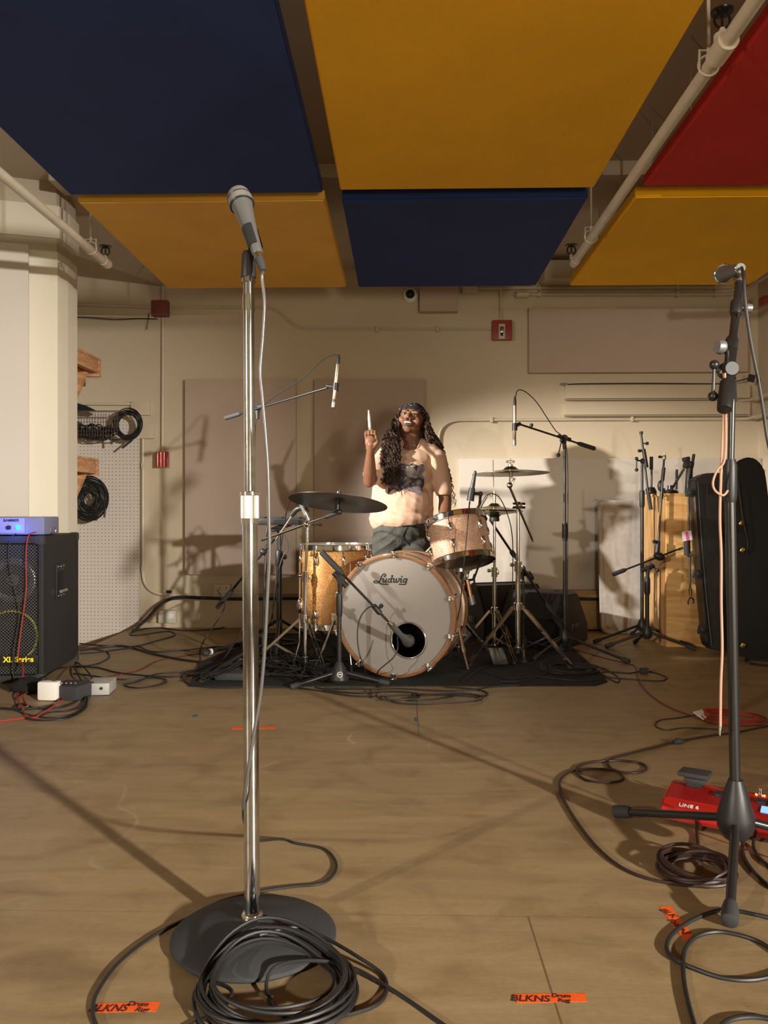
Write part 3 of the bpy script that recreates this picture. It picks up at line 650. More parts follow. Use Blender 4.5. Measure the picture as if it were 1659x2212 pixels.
# big coil draped over the base
def ringcoil(label, c, rx, ry, n, lift0, m='cable', r=.0036, spread=.16, tilt=0.0, hz=lambda x,y:0.0, tails=(), jitter=.012, kind=None, cat='cable coil', name='cable_coil', segs=16):
    b = B()
    for i in range(n):
        k = 1 - spread*rnd(0,1); ph = rnd(0,6.28); ox, oy = rnd(-1,1)*jitter, rnd(-1,1)*jitter
        lf = lift0 + (i/n)*.03; pts = []
        for j in range(segs):
            a = 2*PI*j/segs; x = c.x+ox+rx*k*math.cos(a); y = c.y+oy+ry*k*math.sin(a)
            pts.append(V((x, y, r + hz(x,y) + lf*(.6+.4*math.sin(a+ph)))))
        b.tube(spline(pts, 3, True), r, 7, closed=True)
    for t in tails: b.tube(spline(t, 6), r, 7)
    return solo(name, label, cat, b, m, None, kind)
def base_h(x, y):
    d = math.hypot((x-base.x)/1.08, y-base.y); return max(0, .05*(1-max(0,(d-.03))/.15)) if d < .18 else 0
cc = G(598,2150,.0)
ringcoil('thick coil of black cable lying over the round base in the foreground', cc, .150, .138, 17, .014, spread=.26, hz=base_h, jitter=.010)
cable('loose black cable loop at the right of the foreground coil, running off to lower right', fl([(560,2020,.055),(640,2003,.05),(700,2025,.03),(770,2065,.02),(830,2110),(826,2160),(760,2190),(650,2205),(600,2180),(575,2130,.01),(600,2086,.03),(680,2075,.03),(760,2090,.012),(850,2140),(960,2215),(1040,2270)], .0037), .0037)
cable('black cable end crossing the frame bottom below the foreground coil', fl([(380,2235),(430,2205),(470,2190,.01),(500,2140,.015),(440,2120,.015),(418,2160,.01),(440,2215,.005),(520,2250)], .0037), .0037)
# ================================================================ orange / blue floor tape
def tape(name, label, c4, m, text=None):
    b = B(); q = [G(x,y,.0006) for x, y in c4]; b.hexa([v-V((0,0,.0005)) for v in q], q)
    o = solo(name, label, 'tape', b, m, smooth=False)
    for (body, px, py, size, rot, sx) in (text or []):
        c = G(px, py, .0008); mm = M.Translation(c) @ M.Rotation(rot, 4, 'Z') @ M.Diagonal((sx,1,1,1))
        part('handwriting', textmesh(body, size, mm, .0001, .0006, .25), 'ink', o, smooth=False)
    return o
tape('floor_tape', 'orange tape marked BLKNS Drum Rug, at the lower left beside the base', [(209,2187),(337,2184),(347,2164),(211,2167)], 'orangetape', [('BLKNS',233,2178,.028,.04,.85),('Drum',298,2169,.017,-.05,.95),('Rug',306,2181,.017,-.05,.95)])
tape('floor_tape', 'orange tape marked BLKNS Drum Rug, bottom centre right across the floor seam', [(1116,2166),(1269,2163),(1263,2145),(1110,2147)], 'orangetape', [('BLKNS',1144,2157,.026,-.02,.95),('Drum',1211,2151,.015,-.02,1.0),('Rug',1217,2161,.015,-.02,1.0)])
tape('floor_tape', 'slanted orange tape beside the looped cable and right stand foot', [(1480,2033),(1497,2020),(1449,1957),(1424,1958)], 'orangetape', [('BLK',1443,1972,.024,-1.05,1.0),('Rug',1458,1993,.022,-1.05,1),('N',1473,2011,.03,-1.05,1)])
tape('floor_tape', 'thin orange tape strip across the floor behind the chrome pole', [(501,1575),(595,1574),(597,1570),(503,1570)], 'orangetape', [])
tape('floor_tape', 'small blue tape scrap left of the chrome stand pole', [(414,1549),(424,1548),(429,1543),(419,1544)], 'bluetape')
tape('floor_tape', 'small blue tape scrap beside the short floor seam', [(896,1558),(903,1558),(901,1550),(894,1550)], 'bluetape')
# ================================================================ right foreground boom stand
CS = V((.868, 2.03, 0)); Hb = P(1585,1762,2.03)
r = thing('boom_stand', 'tall black boom microphone stand at the right edge of the foreground', 'microphone stand', CS)
hub = V((CS.x+.004, CS.y, .115))
b = B(); b.lathe([(0,.005),(.03,.005),(.045,.03),(.047,.06),(.030,.12),(.018,.155),(0,.155)], frame((hub.x,hub.y,.06), (0,0,1)), 32); part('tripod_hub', b, 'blackplastic', r)
leg3(r, hub, [G(1332,1754+12), G(1576,2005), V((CS.x+.40, CS.y-.02, 0))], .0115, fr=.0185)
pt = P(1577,850,2.03); z1 = P(0,1078,2.03).z
b = B(); b.cyl((hub.x,hub.y,.12), (pt.x,CS.y,z1), .0135, seg=24); part('lower_pole', b, 'blackmetal', r)
clutch(r, (pt.x,CS.y,z1-.01), (pt.x,CS.y,P(0,995,2.03).z), .0175)
b = B(); b.cyl((pt.x,CS.y,z1), (pt.x+.006,CS.y,pt.z+.02), .0085, seg=24); part('upper_pole', b, 'blackmetal', r)
lo = P(1565,885,1.94); hi = P(1597,612,2.14); pv = P(1571,800,2.0); dv = (hi-lo).normalized()
b = B(); b.lathe([(0,-.022),(.019,-.022),(.022,-.01),(.022,.02),(.017,.03),(0,.03)], frame(pv, (0,-1,0)), 20); b.cyl(pv+V((.01,.0,-.02)), (pt.x+.005,CS.y,pt.z-.01), .012); part('boom_pivot', b, 'blackplastic', r)
b = B(); b.lathe([(0,0),(.0175,0),(.019,.006),(.019,.085),(.014,.095),(.014,.20),(.0105,.205),(.0105,(hi-lo).length-.0)], frame(lo, dv), 24); part('boom_arm', b, 'blackmetal', r)
clutch(r, P(1577,765,2.03), P(1582,730,2.06), .0165); clutch(r, P(1589,680,2.09), P(1591,650,2.11), .0155)
knob(r, P(1580,752,2.04), (-1,-.2,.05), 'steelgrey', .017, .022); knob(r, P(1592,664,2.1), (1,-.1,-.1), 'steelgrey', .011, .018)
tslider(r, pv, P(1543,800,1.98), P(1540,856,1.98))
b = B(); mc = P(1598,603,2.13); b.lathe([(0,0),(.014,0),(.016,.004),(.016,.02),(.010,.05),(0,.05)], frame(hi, dv), 20); part('clip_mount', b, 'nickel', r)
mr = thing('boom_microphone', 'round ended microphone seen head-on atop the right boom stand', 'microphone', P(1601,590,2.13))
mm = P(1599,579,2.10); da = V((.06,1,.18)).normalized(); fm = frame(mm, da)
b = B(); b.lathe([(0,-.004),(.0125,-.004),(.0135,0),(.0165,.06),(.024,.12),(.026,.125),(0,.13)], fm, 32); part('body', b, 'micbody', mr)
b = B(); b.torus(frame(mm+da*.0-V((0,0,0)), da), .0125, .0022); b.torus(frame(mm+da*.123, da), .0255, .003, 40); part('trim_ring', b, 'chrome', mr)
b = B(); b.lathe([(.026,.125),(.027,.14),(.018,.162),(0,.168)], fm, 32); part('ball_grille', b, 'micgrille', mr)
cable('dark cable hanging from the right boom microphone down past the frame edge', [mm-da*.01, P(1606,596,2.06), P(1609,640,2.05), P(1616,700,2.05), P(1626,760,2.05), P(1638,820,2.05), P(1648,880,2.05), P(1660,960,2.05), P(1690,1080,2.05), P(1720,1300,2.0), P(1740,1700,1.95), V((1.12,1.9,.004)), V((1.5,1.7,.004))], .0042)
# pinkish instrument cable hanging on the stand lever
o = cable('pinkish clear instrument cable hung over the stand lever, jack end down', [P(1556,806,1.985), P(1561,800,1.985), P(1566,830,1.98), P(1563,900,1.98), P(1560,960,1.98), P(1557,1040,1.98), P(1555,1120,1.98), P(1558,1200,1.98), P(1558,1300,1.98), P(1560,1400,1.98), P(1557,1480,1.98), P(1556,1570,1.98)], .0035, 'cablepink')
b = B(); b.tube(spline([P(1566,806,1.975), P(1568,900,1.975), P(1566,990,1.975), P(1549,1016,1.975), P(1540,1042,1.975), P(1545,1060,1.975), P(1562,1070,1.975), P(1572,1060,1.985)], 6), .003, 8); part('cable_loop', b, 'cablepink', o)
b = B(); b.cyl(P(1556,1568,1.98), P(1555,1578,1.98), .0042); b.cyl(P(1555,1578,1.98), P(1555,1588,1.98), .0026); part('jack_plug', b, 'chrome', o)
# ================================================================ red floor effects unit
f0 = G(1427,1775); f1 = G(1680,1826); u = (f1-f0); u.z = 0; u.normalize(); v = V((-u.y,u.x,0)); 
def L3(a, c, z): return f0 + u*a + v*c + V((0,0,z))
r = thing('effects_pedalboard', 'red guitar multi-effects floor unit with blue screen at lower right', 'effects unit', L3(.3,.1,0))
Wd = .62
def slab(pts, m, nm, parent, label=None):   # profile in (depth, height) swept along the width
    b = B(); b.prism([(c, z) for c, z in pts], M(((v.x,0,u.x,f0.x),(v.y,0,u.y,f0.y),(0,1,0,0),(0,0,0,1))), Wd, bev=.004); return part(nm, b, m, parent, label)
cs = slab([(0,.012),(.0,.048),(.04,.060),(.15,.074),(.178,.074),(.182,.02)], 'podred', 'casing', r)
b = B(); q = [L3(.008,.043,.0612),L3(Wd-.008,.043,.0612),L3(Wd-.008,.148,.0742),L3(.008,.148,.0742)]; b.hexa([p+V((0,0,-.004)) for p in q], [p+V((0,0,.0012)) for p in q]); part('deck_plate', b, 'poddark', r)
for a in (.03, .58):
    for c in (.03,.155):
        b = B(); b.cyl(L3(a,c,0), L3(a,c,.014), .012); part('rubber_foot', b, 'rubber', r)
tilt = M((u, v, V((0,0,1)))).transposed() @ M.Rotation(.107, 3, 'X')
for a in (.145, .258, .288, .318):
    b = B(); b.box(L3(a,.112,.0735), (.024,.026,.012), tilt, bev=.003); part('button', b, 'blacksq', r)
b = B(); q = L3(.318,.070,.0665); b.box(q, (.115,.036,.006), tilt, bev=.002); part('screen', b, 'lcd', r, 'lit blue display')
for a in (.16, .25, .34, .43):
    b = B(); p = L3(a,.164,.073); b.cyl(p, p+V((0,0,.006)), .010); b.cyl(p, p+V((0,0,.020)), .0052); b.ball(p+V((0,0,.021)), (.0065,.0065,.004)); fs = part('footswitch', b, 'chrome', r)
for a in (.24,.262):
    b = B(); p = L3(a,.158,.077); b.ball(p, .0032); part('led', b, 'redled', r, 'glowing red indicator')
b = B(); c = L3(.070,.155,.110); rt = M((u,v,V((0,0,1)))).transposed().to_3x3() @ M.Rotation(-.12,3,'X')
b.box(c, (.088,.10,.014), rt, bev=.006); b.box(c+V((0,-.01,-.014)), (.06,.08,.014), rt, bev=.004); ep = part('expression_pedal', b, 'rubber', r)
b = B(); b.box(c+V((0,0,-.028)), (.045,.05,.022), rt, bev=.003); part('pedal_hinge', b, 'blackplastic', ep)
tl_ = L3(.075,.018,.0547); yv_ = (v*.958+V((0,0,.287))).normalized(); zv_ = u.cross(yv_)
ftm = M((u, yv_, zv_)).transposed().to_4x4(); ftm.translation = tl_
part('front_lettering', textmesh('LINE 6', .020, ftm, .0005, .0003), 'tagwhite', r, smooth=False)
# cables round it
cable('brown cable dropping from the red effects unit into its coil', [L3(.10,-.0,.03), *fl([(1506,1800),(1509,1830),(1516,1852),(1513,1866,.02)], .005)], .0048, 'cablebrown')
ringcoil('coil of dark brown cable on the floor behind the right stand foot', G(1507,1889), .092, .085, 9, .012, 'cablebrown', .0048, spread=.2, jitter=.012, segs=14)
cable('long dark brown cable curling from right edge down to the brown coil', fl([(1740,1556),(1659,1568),(1590,1582),(1530,1590),(1465,1602),(1400,1618),(1345,1632),(1318,1640),(1314,1652),(1330,1665),(1370,1670),(1396,1662),(1385,1649),(1340,1643),(1290,1645),(1250,1655),(1247,1670),(1270,1686),(1320,1690),(1346,1681),(1330,1664),(1290,1661),(1240,1664),(1212,1682),(1210,1705),(1222,1735),(1250,1780),(1290,1830),(1340,1872),(1400,1898),(1480,1912),(1530,1916)], .0042), .0042, 'cablebrown')
b = B(); p = G(1465,1601,.012); b.ball(p, (.017,.012,.012)); b.cyl(p+V((-.02,-.006,-.002)), p+V((.02,.006,-.002)), .008); solo('cable_tie', 'small black velcro tie knotted on the brown cable', 'cable tie', b, 'rubber')
cable('black cable dropping from the effects unit off the right edge, inner one', [L3(.225,0,.03), *fl([(1604,1830),(1612,1860),(1640,1895),(1690,1930),(1800,1960),(1900,1990)], .004)], .0045)
cable('black cable dropping from the effects unit off the right edge, outer one', [L3(.255,0,.03), *fl([(1628,1830),(1650,1862),(1700,1890),(1820,1920)], .004)], .0045)
cable('large loose loop of black cable around the foot of the right stand', fl([(1760,2060),(1690,1996),(1630,1975),(1560,1966),(1500,1985),(1455,2015),(1440,2045),(1455,2070),(1500,2092),(1560,2112),(1620,2117),(1680,2105),(1740,2080)], .0045), .0045)
cable('black cable loop ending off the bottom edge at lower right', fl([(1730,2095),(1680,2060),(1630,2030),(1560,2013),(1510,2020),(1483,2045),(1476,2075),(1478,2120),(1488,2170),(1505,2230)], .0045), .0045)
cable('black cable at the bottom right corner of the floor', fl([(1540,2240),(1570,2206),(1620,2196),(1680,2205),(1740,2230)], .0045), .0045)
# pairs of thin red cables at right middle
cable('thin dark red cable running from the rug to the red coil at right', fl([(1215,1395),(1300,1420),(1352,1432),(1372,1440),(1376,1462),(1385,1480),(1410,1506),(1450,1530),(1490,1545),(1530,1560),(1570,1567),(1640,1566),(1655,1555),(1640,1545),(1600,1538),(1550,1530)], .0028), .0028, 'cabledkred')
ringcoil('small coil of thin red cable on the floor at right', G(1585,1555), .14, .10, 5, .008, 'cablered', .0026, spread=.22, jitter=.012)
cable('thin black cable looping left of the red coil', fl([(1560,1576),(1480,1572),(1440,1577),(1416,1568),(1425,1556),(1470,1550),(1510,1542),(1530,1533),(1560,1532)], .0026), .0026)
b = B(); q = [G(1497,1540,.004),G(1520,1556,.004),G(1533,1545,.012),G(1518,1535,.01)]; b.hexa(q, [v_+V((0,0,.006)) for v_ in q]); solo('paper_tag', 'crumpled white paper tag lying in the red cable coil', 'tag', b, 'tagwhite')
cable('dark cable looping beyond the rug corner past a black adapter', fl([(1262,1436),(1300,1443),(1325,1455),(1338,1468),(1332,1474),(1310,1462),(1300,1452),(1330,1452),(1360,1454),(1385,1450),(1410,1452),(1438,1462),(1432,1470),(1400,1470),(1350,1466),(1310,1462),(1270,1452)], .0034), .0034)
b = B(); p = G(1391,1449,.018); b.cyl(p+V((-.022,0,0)), p+V((.022,0,0)), .017, seg=12); solo('power_adapter', 'small black barrel connector on the floor right of the rug', 'connector', b, 'rubber')
# ================================================================ rug
b = B()
rp = [G(408,1484),G(700,1483),G(1285,1482),G(1312,1474),G(1305,1462),G(1262,1425)]
x1 = rp[5].x; poly = [(p.x,p.y) for p in rp] + [(x1+.02,5.6),(-1.0,5.75),(-1.22,4.6)]
b.prism(poly, M.Translation((0,0,.0005)), .007); solo('rug', 'large black rug lying under the drum kit', 'rug', b, 'rug')
RZ = .008
def rug(px, py, z=0.0): return G(px, py, RZ+z)
# ================================================================ drums
def lug(root, c, ax, out, L=.055, w=.022, t=.02, m='chrome'):
    b = B(); zz = V(ax).normalized(); o = V(out).normalized(); rt = M((o, zz.cross(o), zz)).transposed()
    b.ball(V(c)+o*t*.4, (t*.7, w*.5, L*.5), rt, 12, 8); b.box(V(c)+o*t*.15, (t*.4, w*1.1, L*.9), rt, bev=.003); return part('lug', b, m, root)
def drum(name, label, c, ax, R, Lh, shell, nl, hoopm='chrome', topm='headwhite', botm='headdark', a0=0.0, rods=True, lugL=.055, xh=(1,0,0)):
    c = V(c); ax = V(ax).normalized(); r = thing(name, label, 'drum', c)
    fm = frame(c, ax, xh)
    b = B(); b.lathe([(R-.008,0.002),(R,0.002),(R,Lh-.002),(R-.008,Lh-.002)], fm, 64); part('shell', b, shell, r)
    for nm, z, s, mm in (('bottom_head', 0, -1, botm), ('top_head', Lh, 1, topm)):
        b = B(); b.lathe([(0,z+s*.004),(R+.002,z+s*.004),(R+.004,z),(R+.004,z-s*.01),(R-.004,z-s*.01)], fm, 64); part(nm, b, mm, r)
        b = B(); b.lathe([(R+.006,z-s*.022),(R+.012,z-s*.02),(R+.0085,z-s*.016),(R+.0085,z+s*.010),(R+.013,z+s*.014),(R+.005,z+s*.015),(R+.005,z-s*.01)], fm, 64); part('hoop', b, hoopm, r)
    for k in range(nl):
        a = a0+2*PI*k/nl; o = (fm.to_3x3() @ V((math.cos(a), math.sin(a), 0)))
        for z, s in ((.075, -1), (Lh-.075, 1)):
            l = lug(r, c+ax*z+o*R, ax, o, lugL)
            if rods:
                b = B(); e = c+ax*(Lh+.018 if s > 0 else -.018)+o*(R+.012); b.cyl(c+ax*z+o*(R+.012), e, .003, seg=8); b.cyl(e-ax*s*.012, e, .006, seg=8); part('tension_rod', b, 'chrome', l)
    return r, fm
# bass drum
YBd = 4.19; RB = .330; fc = P(851.5,1332,YBd); aw = math.radians(15); ax = V((math.sin(aw), math.cos(aw), 0.0)); fc.z = RB+.012+RZ
r = thing('bass_drum', 'large bass drum with white front head and wooden hoop, facing the camera', 'drum', V((fc.x,fc.y,RZ)))
fm = frame(fc, ax); LB = .38; BASS = r; fn = -ax
b = B(); b.lathe([(RB-.02,.03),(RB-.012,.03),(RB-.012,LB-.03),(RB-.02,LB-.03)], fm, 72); part('shell', b, 'champagnesparkle', r)
for z in (0, LB):
    s = 1 if z == 0 else -1
    b = B(); b.lathe([(RB-.012,z+s*.002),(RB-.004,z),(RB+.010,z+s*.003),(RB+.012,z+s*.010),(RB+.012,z+s*.034),(RB+.008,z+s*.038),(RB-.004,z+s*.038),(RB-.008,z+s*.030),(RB-.012,z+s*.012),(RB-.012,z+s*.002)], fm, 96); part('wooden_hoop', b, 'woodhoop', r)
    b = B(); b.torus(frame(fc+ax*(z+s*.046), ax), RB-.003, .0055, 72, 8); b.lathe([(RB-.016,z+s*.05),(RB-.001,z+s*.05),(RB-.001,z+s*.043)], fm, 72); part('flesh_ring', b, 'woodhoop' if s>0 else 'chrome', r)
# front head with port
fx, fz = fm.to_3x3().col[0], fm.to_3x3().col[1]
def onhead(px, py):   # photo point on the front head plane -> world
    d = FW + RT*((px-CX)/F) + UP*((HY-py)/F); t = (fc+ax*.014-CAM).dot(ax)/d.dot(ax); return CAM+d*t
pc = onhead(883,1383); pr = .098
b = B(); n = 72; hl = [b.bm.verts.new(pc + (fx*math.cos(2*PI*k/n)+fz*math.sin(2*PI*k/n))*pr) for k in range(n)]
cdir = fc+ax*.014; ol = [b.bm.verts.new(cdir + (fx*math.cos(2*PI*k/n)+fz*math.sin(2*PI*k/n))*(RB-.010)) for k in range(n)]
for k in range(n): b.bm.faces.new((hl[k], hl[(k+1)%n], ol[(k+1)%n], ol[k]))
hd = part('front_head', b, 'headwhite', r)
b = B(); b.torus(frame(pc-ax*.004, ax), pr-.002, .006, 56, 10); b.lathe([(pr-.004,0),(pr-.006,.03)], frame(pc, ax), 56); part('port_ring', b, 'chrome', hd)
b = B(); b.lathe([(0,LB-.06),(RB-.02,LB-.06),(RB-.02,LB-.05)], fm, 48); part('batter_head', b, 'dark', r)
# logo strokes drawn on the head plane
def stroke(b, pts, w):
    pts = spline([onhead(790+x*.0663, 1225+y*.0663)-ax*.0012 for x, y in pts], 6); n = len(pts); L = []; R = []
    ws = w if isinstance(w, (list,tuple)) else [w]
    for i, p in enumerate(pts):
        t = (pts[min(i+1,n-1)]-pts[max(i-1,0)]).normalized(); s = t.cross(ax).normalized(); ww = ws[0] + (ws[-1]-ws[0])*i/(n-1)
        L.append(b.bm.verts.new(p+s*ww)); R.append(b.bm.verts.new(p-s*ww))
    for i in range(n-1): b.bm.faces.new((L[i],L[i+1],R[i+1],R[i]))
    b.lathe([(0,0),(ws[0],0)], frame(pts[0], ax), 12); b.lathe([(0,0),(ws[-1],0)], frame(pts[-1], ax), 12)
b = B(); w1 = .0033
stroke(b, [(615,300),(640,290),(655,255),(620,222),(570,235),(530,290),(500,370),(470,440),(430,490),(370,515),(300,510),(262,485),(290,455),(350,450),(410,475),(460,520),(520,552),(600,558),(735,556)], w1)
b.lathe([(0,0),(.0052,0)], frame(onhead(790+612*.0663,1225+300*.0663)-ax*.0012, ax), 16)
stroke(b, [(548,385),(590,378),(570,440),(570,488),(610,480),(655,420)], w1); stroke(b, [(680,372),(665,430),(650,490),(690,490)], w1)
stroke(b, [(830,400),(790,380),(740,420),(730,480),(770,495),(820,450),(850,360),(875,275),(845,290)], w1); stroke(b, [(845,380),(830,440),(825,490),(860,492)], w1)
stroke(b, [(895,385),(935,378),(915,440),(915,490),(960,485),(995,430),(1005,378)], w1); stroke(b, [(1000,400),(990,450),(1000,492),(1050,480),(1090,420),(1100,380),(1080,375)], w1)
stroke(b, [(1130,385),(1170,378),(1150,440),(1140,492),(1175,490)], w1); b.lathe([(0,0),(.0045,0)], frame(onhead(790+1182*.0663,1225+308*.0663)-ax*.0012, ax), 16)
stroke(b, [(1325,400),(1280,378),(1235,420),(1225,480),(1265,492),(1310,450)], w1); stroke(b, [(1350,378),(1335,440),(1310,530),(1270,565),(1190,562),(1095,558)], w1)
part('logo', b, 'blacklogo', hd, 'black script lettering reading Ludwig', smooth=False)
for k in range(10):
    a = PI/10 + 2*PI*k/10; o = fx*math.cos(a)+fz*math.sin(a); e = fc+o*(RB+.012)
    b = B(); rt = M((o, ax.cross(o), ax)).transposed(); b.box(e+ax*.012, (.012,.03,.045), rt, bev=.004); b.box(e-ax*.006-o*.012, (.03,.024,.010), rt, bev=.003); b.cyl(e-ax*.02+o*.004, e+ax*.12+o*.004, .0035); b.box(e-ax*.022+o*.004, (.010,.03,.006), rt, bev=.002); cw = part('claw_hook', b, 'chrome', r)
    lug(r, fc+ax*.16+o*(RB-.012), ax, o, .06)
for (fxp, fyp, s0x, s0y, lab) in ((683,1450,722,1338,'l'), (1011,1458,990,1345,'r')):
    foot = rug(fxp, fyp); st = P(s0x, s0y, 4.33 if lab=='l' else 4.42); b = B(); mid = foot.lerp(st, .45); b.cyl(st, mid, .0085); b.cyl(mid, foot+V((0,0,.03)), .006); b.cyl(foot+V((0,0,.032)), foot, .007, .001); b.cyl(mid-(st-mid).normalized()*.01, mid+(st-mid).normalized()*.02, .011); sp = part('spur', b, 'chrome', r)
    b = B(); b.box(st+V((0,.03,.01)), (.03,.05,.05), bev=.005); part('spur_bracket', b, 'chrome', sp)
# floor tom
tc_ = P(727,1180,4.62); Rf = .207; bz = .245
r, fm = drum('floor_tom', 'gold sparkle floor tom standing left of the bass drum', (tc_.x, 4.62, bz), (0,0,1), Rf, tc_.z-bz, 'goldsparkle', 8, a0=.28)
b = B(); q = P(673,1196,4.42); b.box(q, (.02,.008,.034), bev=.002); bd = part('badge', b, 'brass', r)
for a in (-2.75,-1.15,.6,):
    o = V((math.cos(a), math.sin(a), 0)); c = V((tc_.x,4.62,0))+o*(Rf+.022)
    b = B(); b.cyl(c+V((0,0,.62)), c+V((0,0,.14)), .0055); b.cyl(c+V((0,0,.14)), c+o*.03+V((0,0,.03+RZ)), .0055); l = part('leg', b, 'chrome', r)
    b = B(); b.cyl(c+o*.03+V((0,0,.035+RZ)), c+o*.035+V((0,0,RZ)), .011); part('rubber_foot', b, 'rubber', l)
    b = B(); b.ball(c+V((0,0,.36))-o*.006, (.022,.022,.05)); part('leg_bracket', b, 'chrome', r)
# rack tom
c0 = P(1001,1214,4.36); c1 = P(983,1122,4.44); axd = (c1-c0).normalized()
r, fm = drum('rack_tom', 'rose sparkle rack tom tilted over the bass drum at right', c0, V((axd.x*1.0, .32, 1.0)), .168, .245, 'champagnesparkle', 6, a0=.2)
TOM = r
b = B(); q = P(983,1250,4.55); b.cyl(P(992,1200,4.5), q, .012); b.cyl(q, P(975,1300,4.62), .012); b.box(P(998,1208,4.53), (.05,.05,.06), bev=.006); part('tom_holder', b, 'chrome', r)
# snare behind the bass drum, with its stand
sn = P(978,1240,4.86); r, fm = drum('snare_drum', 'chrome snare drum mostly hidden behind the bass drum', (.22, 4.745, .50), (0.05,-.02,1), .178, .14, 'chrome', 8, a0=.1)
def cymstand(label, c, hub_z, top_z, R, a0, pole_top, r_tube=.013, name='cymbal_stand', low=.05, n=3, foot_c=None):
    r = thing(name, label, 'stand', (c.x,c.y,RZ))
    b = B(); b.cyl((c.x,c.y,low), (c.x,c.y,hub_z+.25), r_tube, seg=20); part('lower_tube', b, 'chrome', r)
    b = B(); b.cyl((c.x,c.y,hub_z+.22), pole_top, r_tube*.72, seg=20); part('upper_tube', b, 'chrome', r)
    b = B(); b.cyl((c.x,c.y,hub_z+.21), (c.x,c.y,hub_z+.27), r_tube*1.5); b.box((c.x+r_tube*1.4,c.y,hub_z+.24), (.02,.02,.03), bev=.004); part('height_clamp', b, 'chrome', r); knob(r, (c.x-r_tube,c.y,hub_z+.25), (-1,-.2,0), 'chrome', .010, .012)
    b = B(); b.cyl((c.x,c.y,hub_z-.02), (c.x,c.y,hub_z+.02), r_tube*1.7); part('tripod_collar', b, 'chrome', r)
    b = B(); b.cyl((c.x,c.y,low-.005), (c.x,c.y,low+.03), r_tube*1.6); part('lower_collar', b, 'chrome', r)
    for k in range(n):
        a = a0+2*PI*k/n; o = V((math.cos(a), math.sin(a), 0)); t = V((-o.y,o.x,0)); ft = V((c.x,c.y,RZ))+o*R; hb = V((c.x,c.y,hub_z))+o*.03; mid = hb.lerp(ft+V((0,0,.0)), .5)
        b = B()
        for s in (-.010,.010):
            A, Z = hb+t*s, ft+V((0,0,.02))+t*s*.8; dd = (Z-A).normalized(); nn = dd.cross(t).normalized()*.007; w_ = t*.0014
            b.hexa([A-nn-w_,A+nn-w_,A+nn+w_,A-nn+w_], [Z-nn-w_,Z+nn-w_,Z+nn+w_,Z-nn+w_])
        l = part('leg', b, 'chrome', r)
        b = B(); b.lathe([(0,0),(.009,0),(.012,.006),(.009,.03),(0,.035)], frame(ft, (hb-ft)), 12); part('rubber_foot', b, 'rubber', l)
        b = B(); A = V((c.x,c.y,low+.015))+o*.02; Z = mid; w_ = t*.0025; nn = V((0,0,.006)); b.hexa([A-nn-w_,A+nn-w_,A+nn+w_,A-nn+w_], [Z-nn-w_,Z+nn-w_,Z+nn+w_,Z-nn+w_]); part('brace', b, 'chrome', r)
    return r
def cymbal(label, c, nrm, R, m='cymbal', bell=.045, name='cymbal', grp=None):
    r = thing(name, label, 'cymbal', c, grp); fm = frame(c, nrm)
    b = B(); b.lathe([(.006,.020),(.02,.020),(bell*.7,.014),(bell,.002),(bell+.012,-.001),(R*.6,-.010),(R,-.022),(R,-.0236),(R*.6,-.0125),(bell,-.0005),(bell*.7,.0115),(.006,.0175)], fm, 96); part('plate', b, m, r)
    return r, fm
# left ride
cc_ = P(731,1078,4.2); nrm = V((.09, .185, 1)).normalized()
CR, fm = cymbal('large dark ride cymbal tilted above the floor tom at left', cc_, nrm, .272, 'cymbaldark')
sp = V((P(660,0,4.42).x, 4.42, 0)); jb = P(664,1132,4.40)
r = cymstand('chrome boom cymbal stand holding the dark ride cymbal at left', sp, .30, 1, .33, -1.1, V((jb.x,4.42,jb.z)))
tip = P(733,1106,4.22); tail = P(566,1167,4.62); b = B(); b.cyl(tail, tip, .0068); part('boom_arm', b, 'chrome', r)
b = B(); b.lathe([(0,-.02),(.022,-.02),(.022,.02),(0,.02)], frame(jb, (0,-1,0)), 20); b.ball(jb+V((.0,-.02,.0)), .018); b.cyl(jb+V((0,0,.015)), jb+V((-.012,0,.05)), .006); part('boom_ratchet', b, 'chrome', r)
b = B(); b.cyl(tip+V((0,0,-.01)), cc_+nrm*.055, .0045); b.cyl(cc_-nrm*.06, cc_-nrm*.01, .013); b.ball(tip, .017); b.cyl(cc_+nrm*.022, cc_+nrm*.04, .014); part('cymbal_mount', b, 'blackmetal', r)
b = B(); e = tip.lerp(jb, .42); b.cyl(e, tip.lerp(jb,.05), .012); part('boom_sleeve', b, 'blackplastic', r)
knob(r, jb+V((.02,-.02,-.005)), (1,-.1,-.02), 'blackmetal', .007, .05)
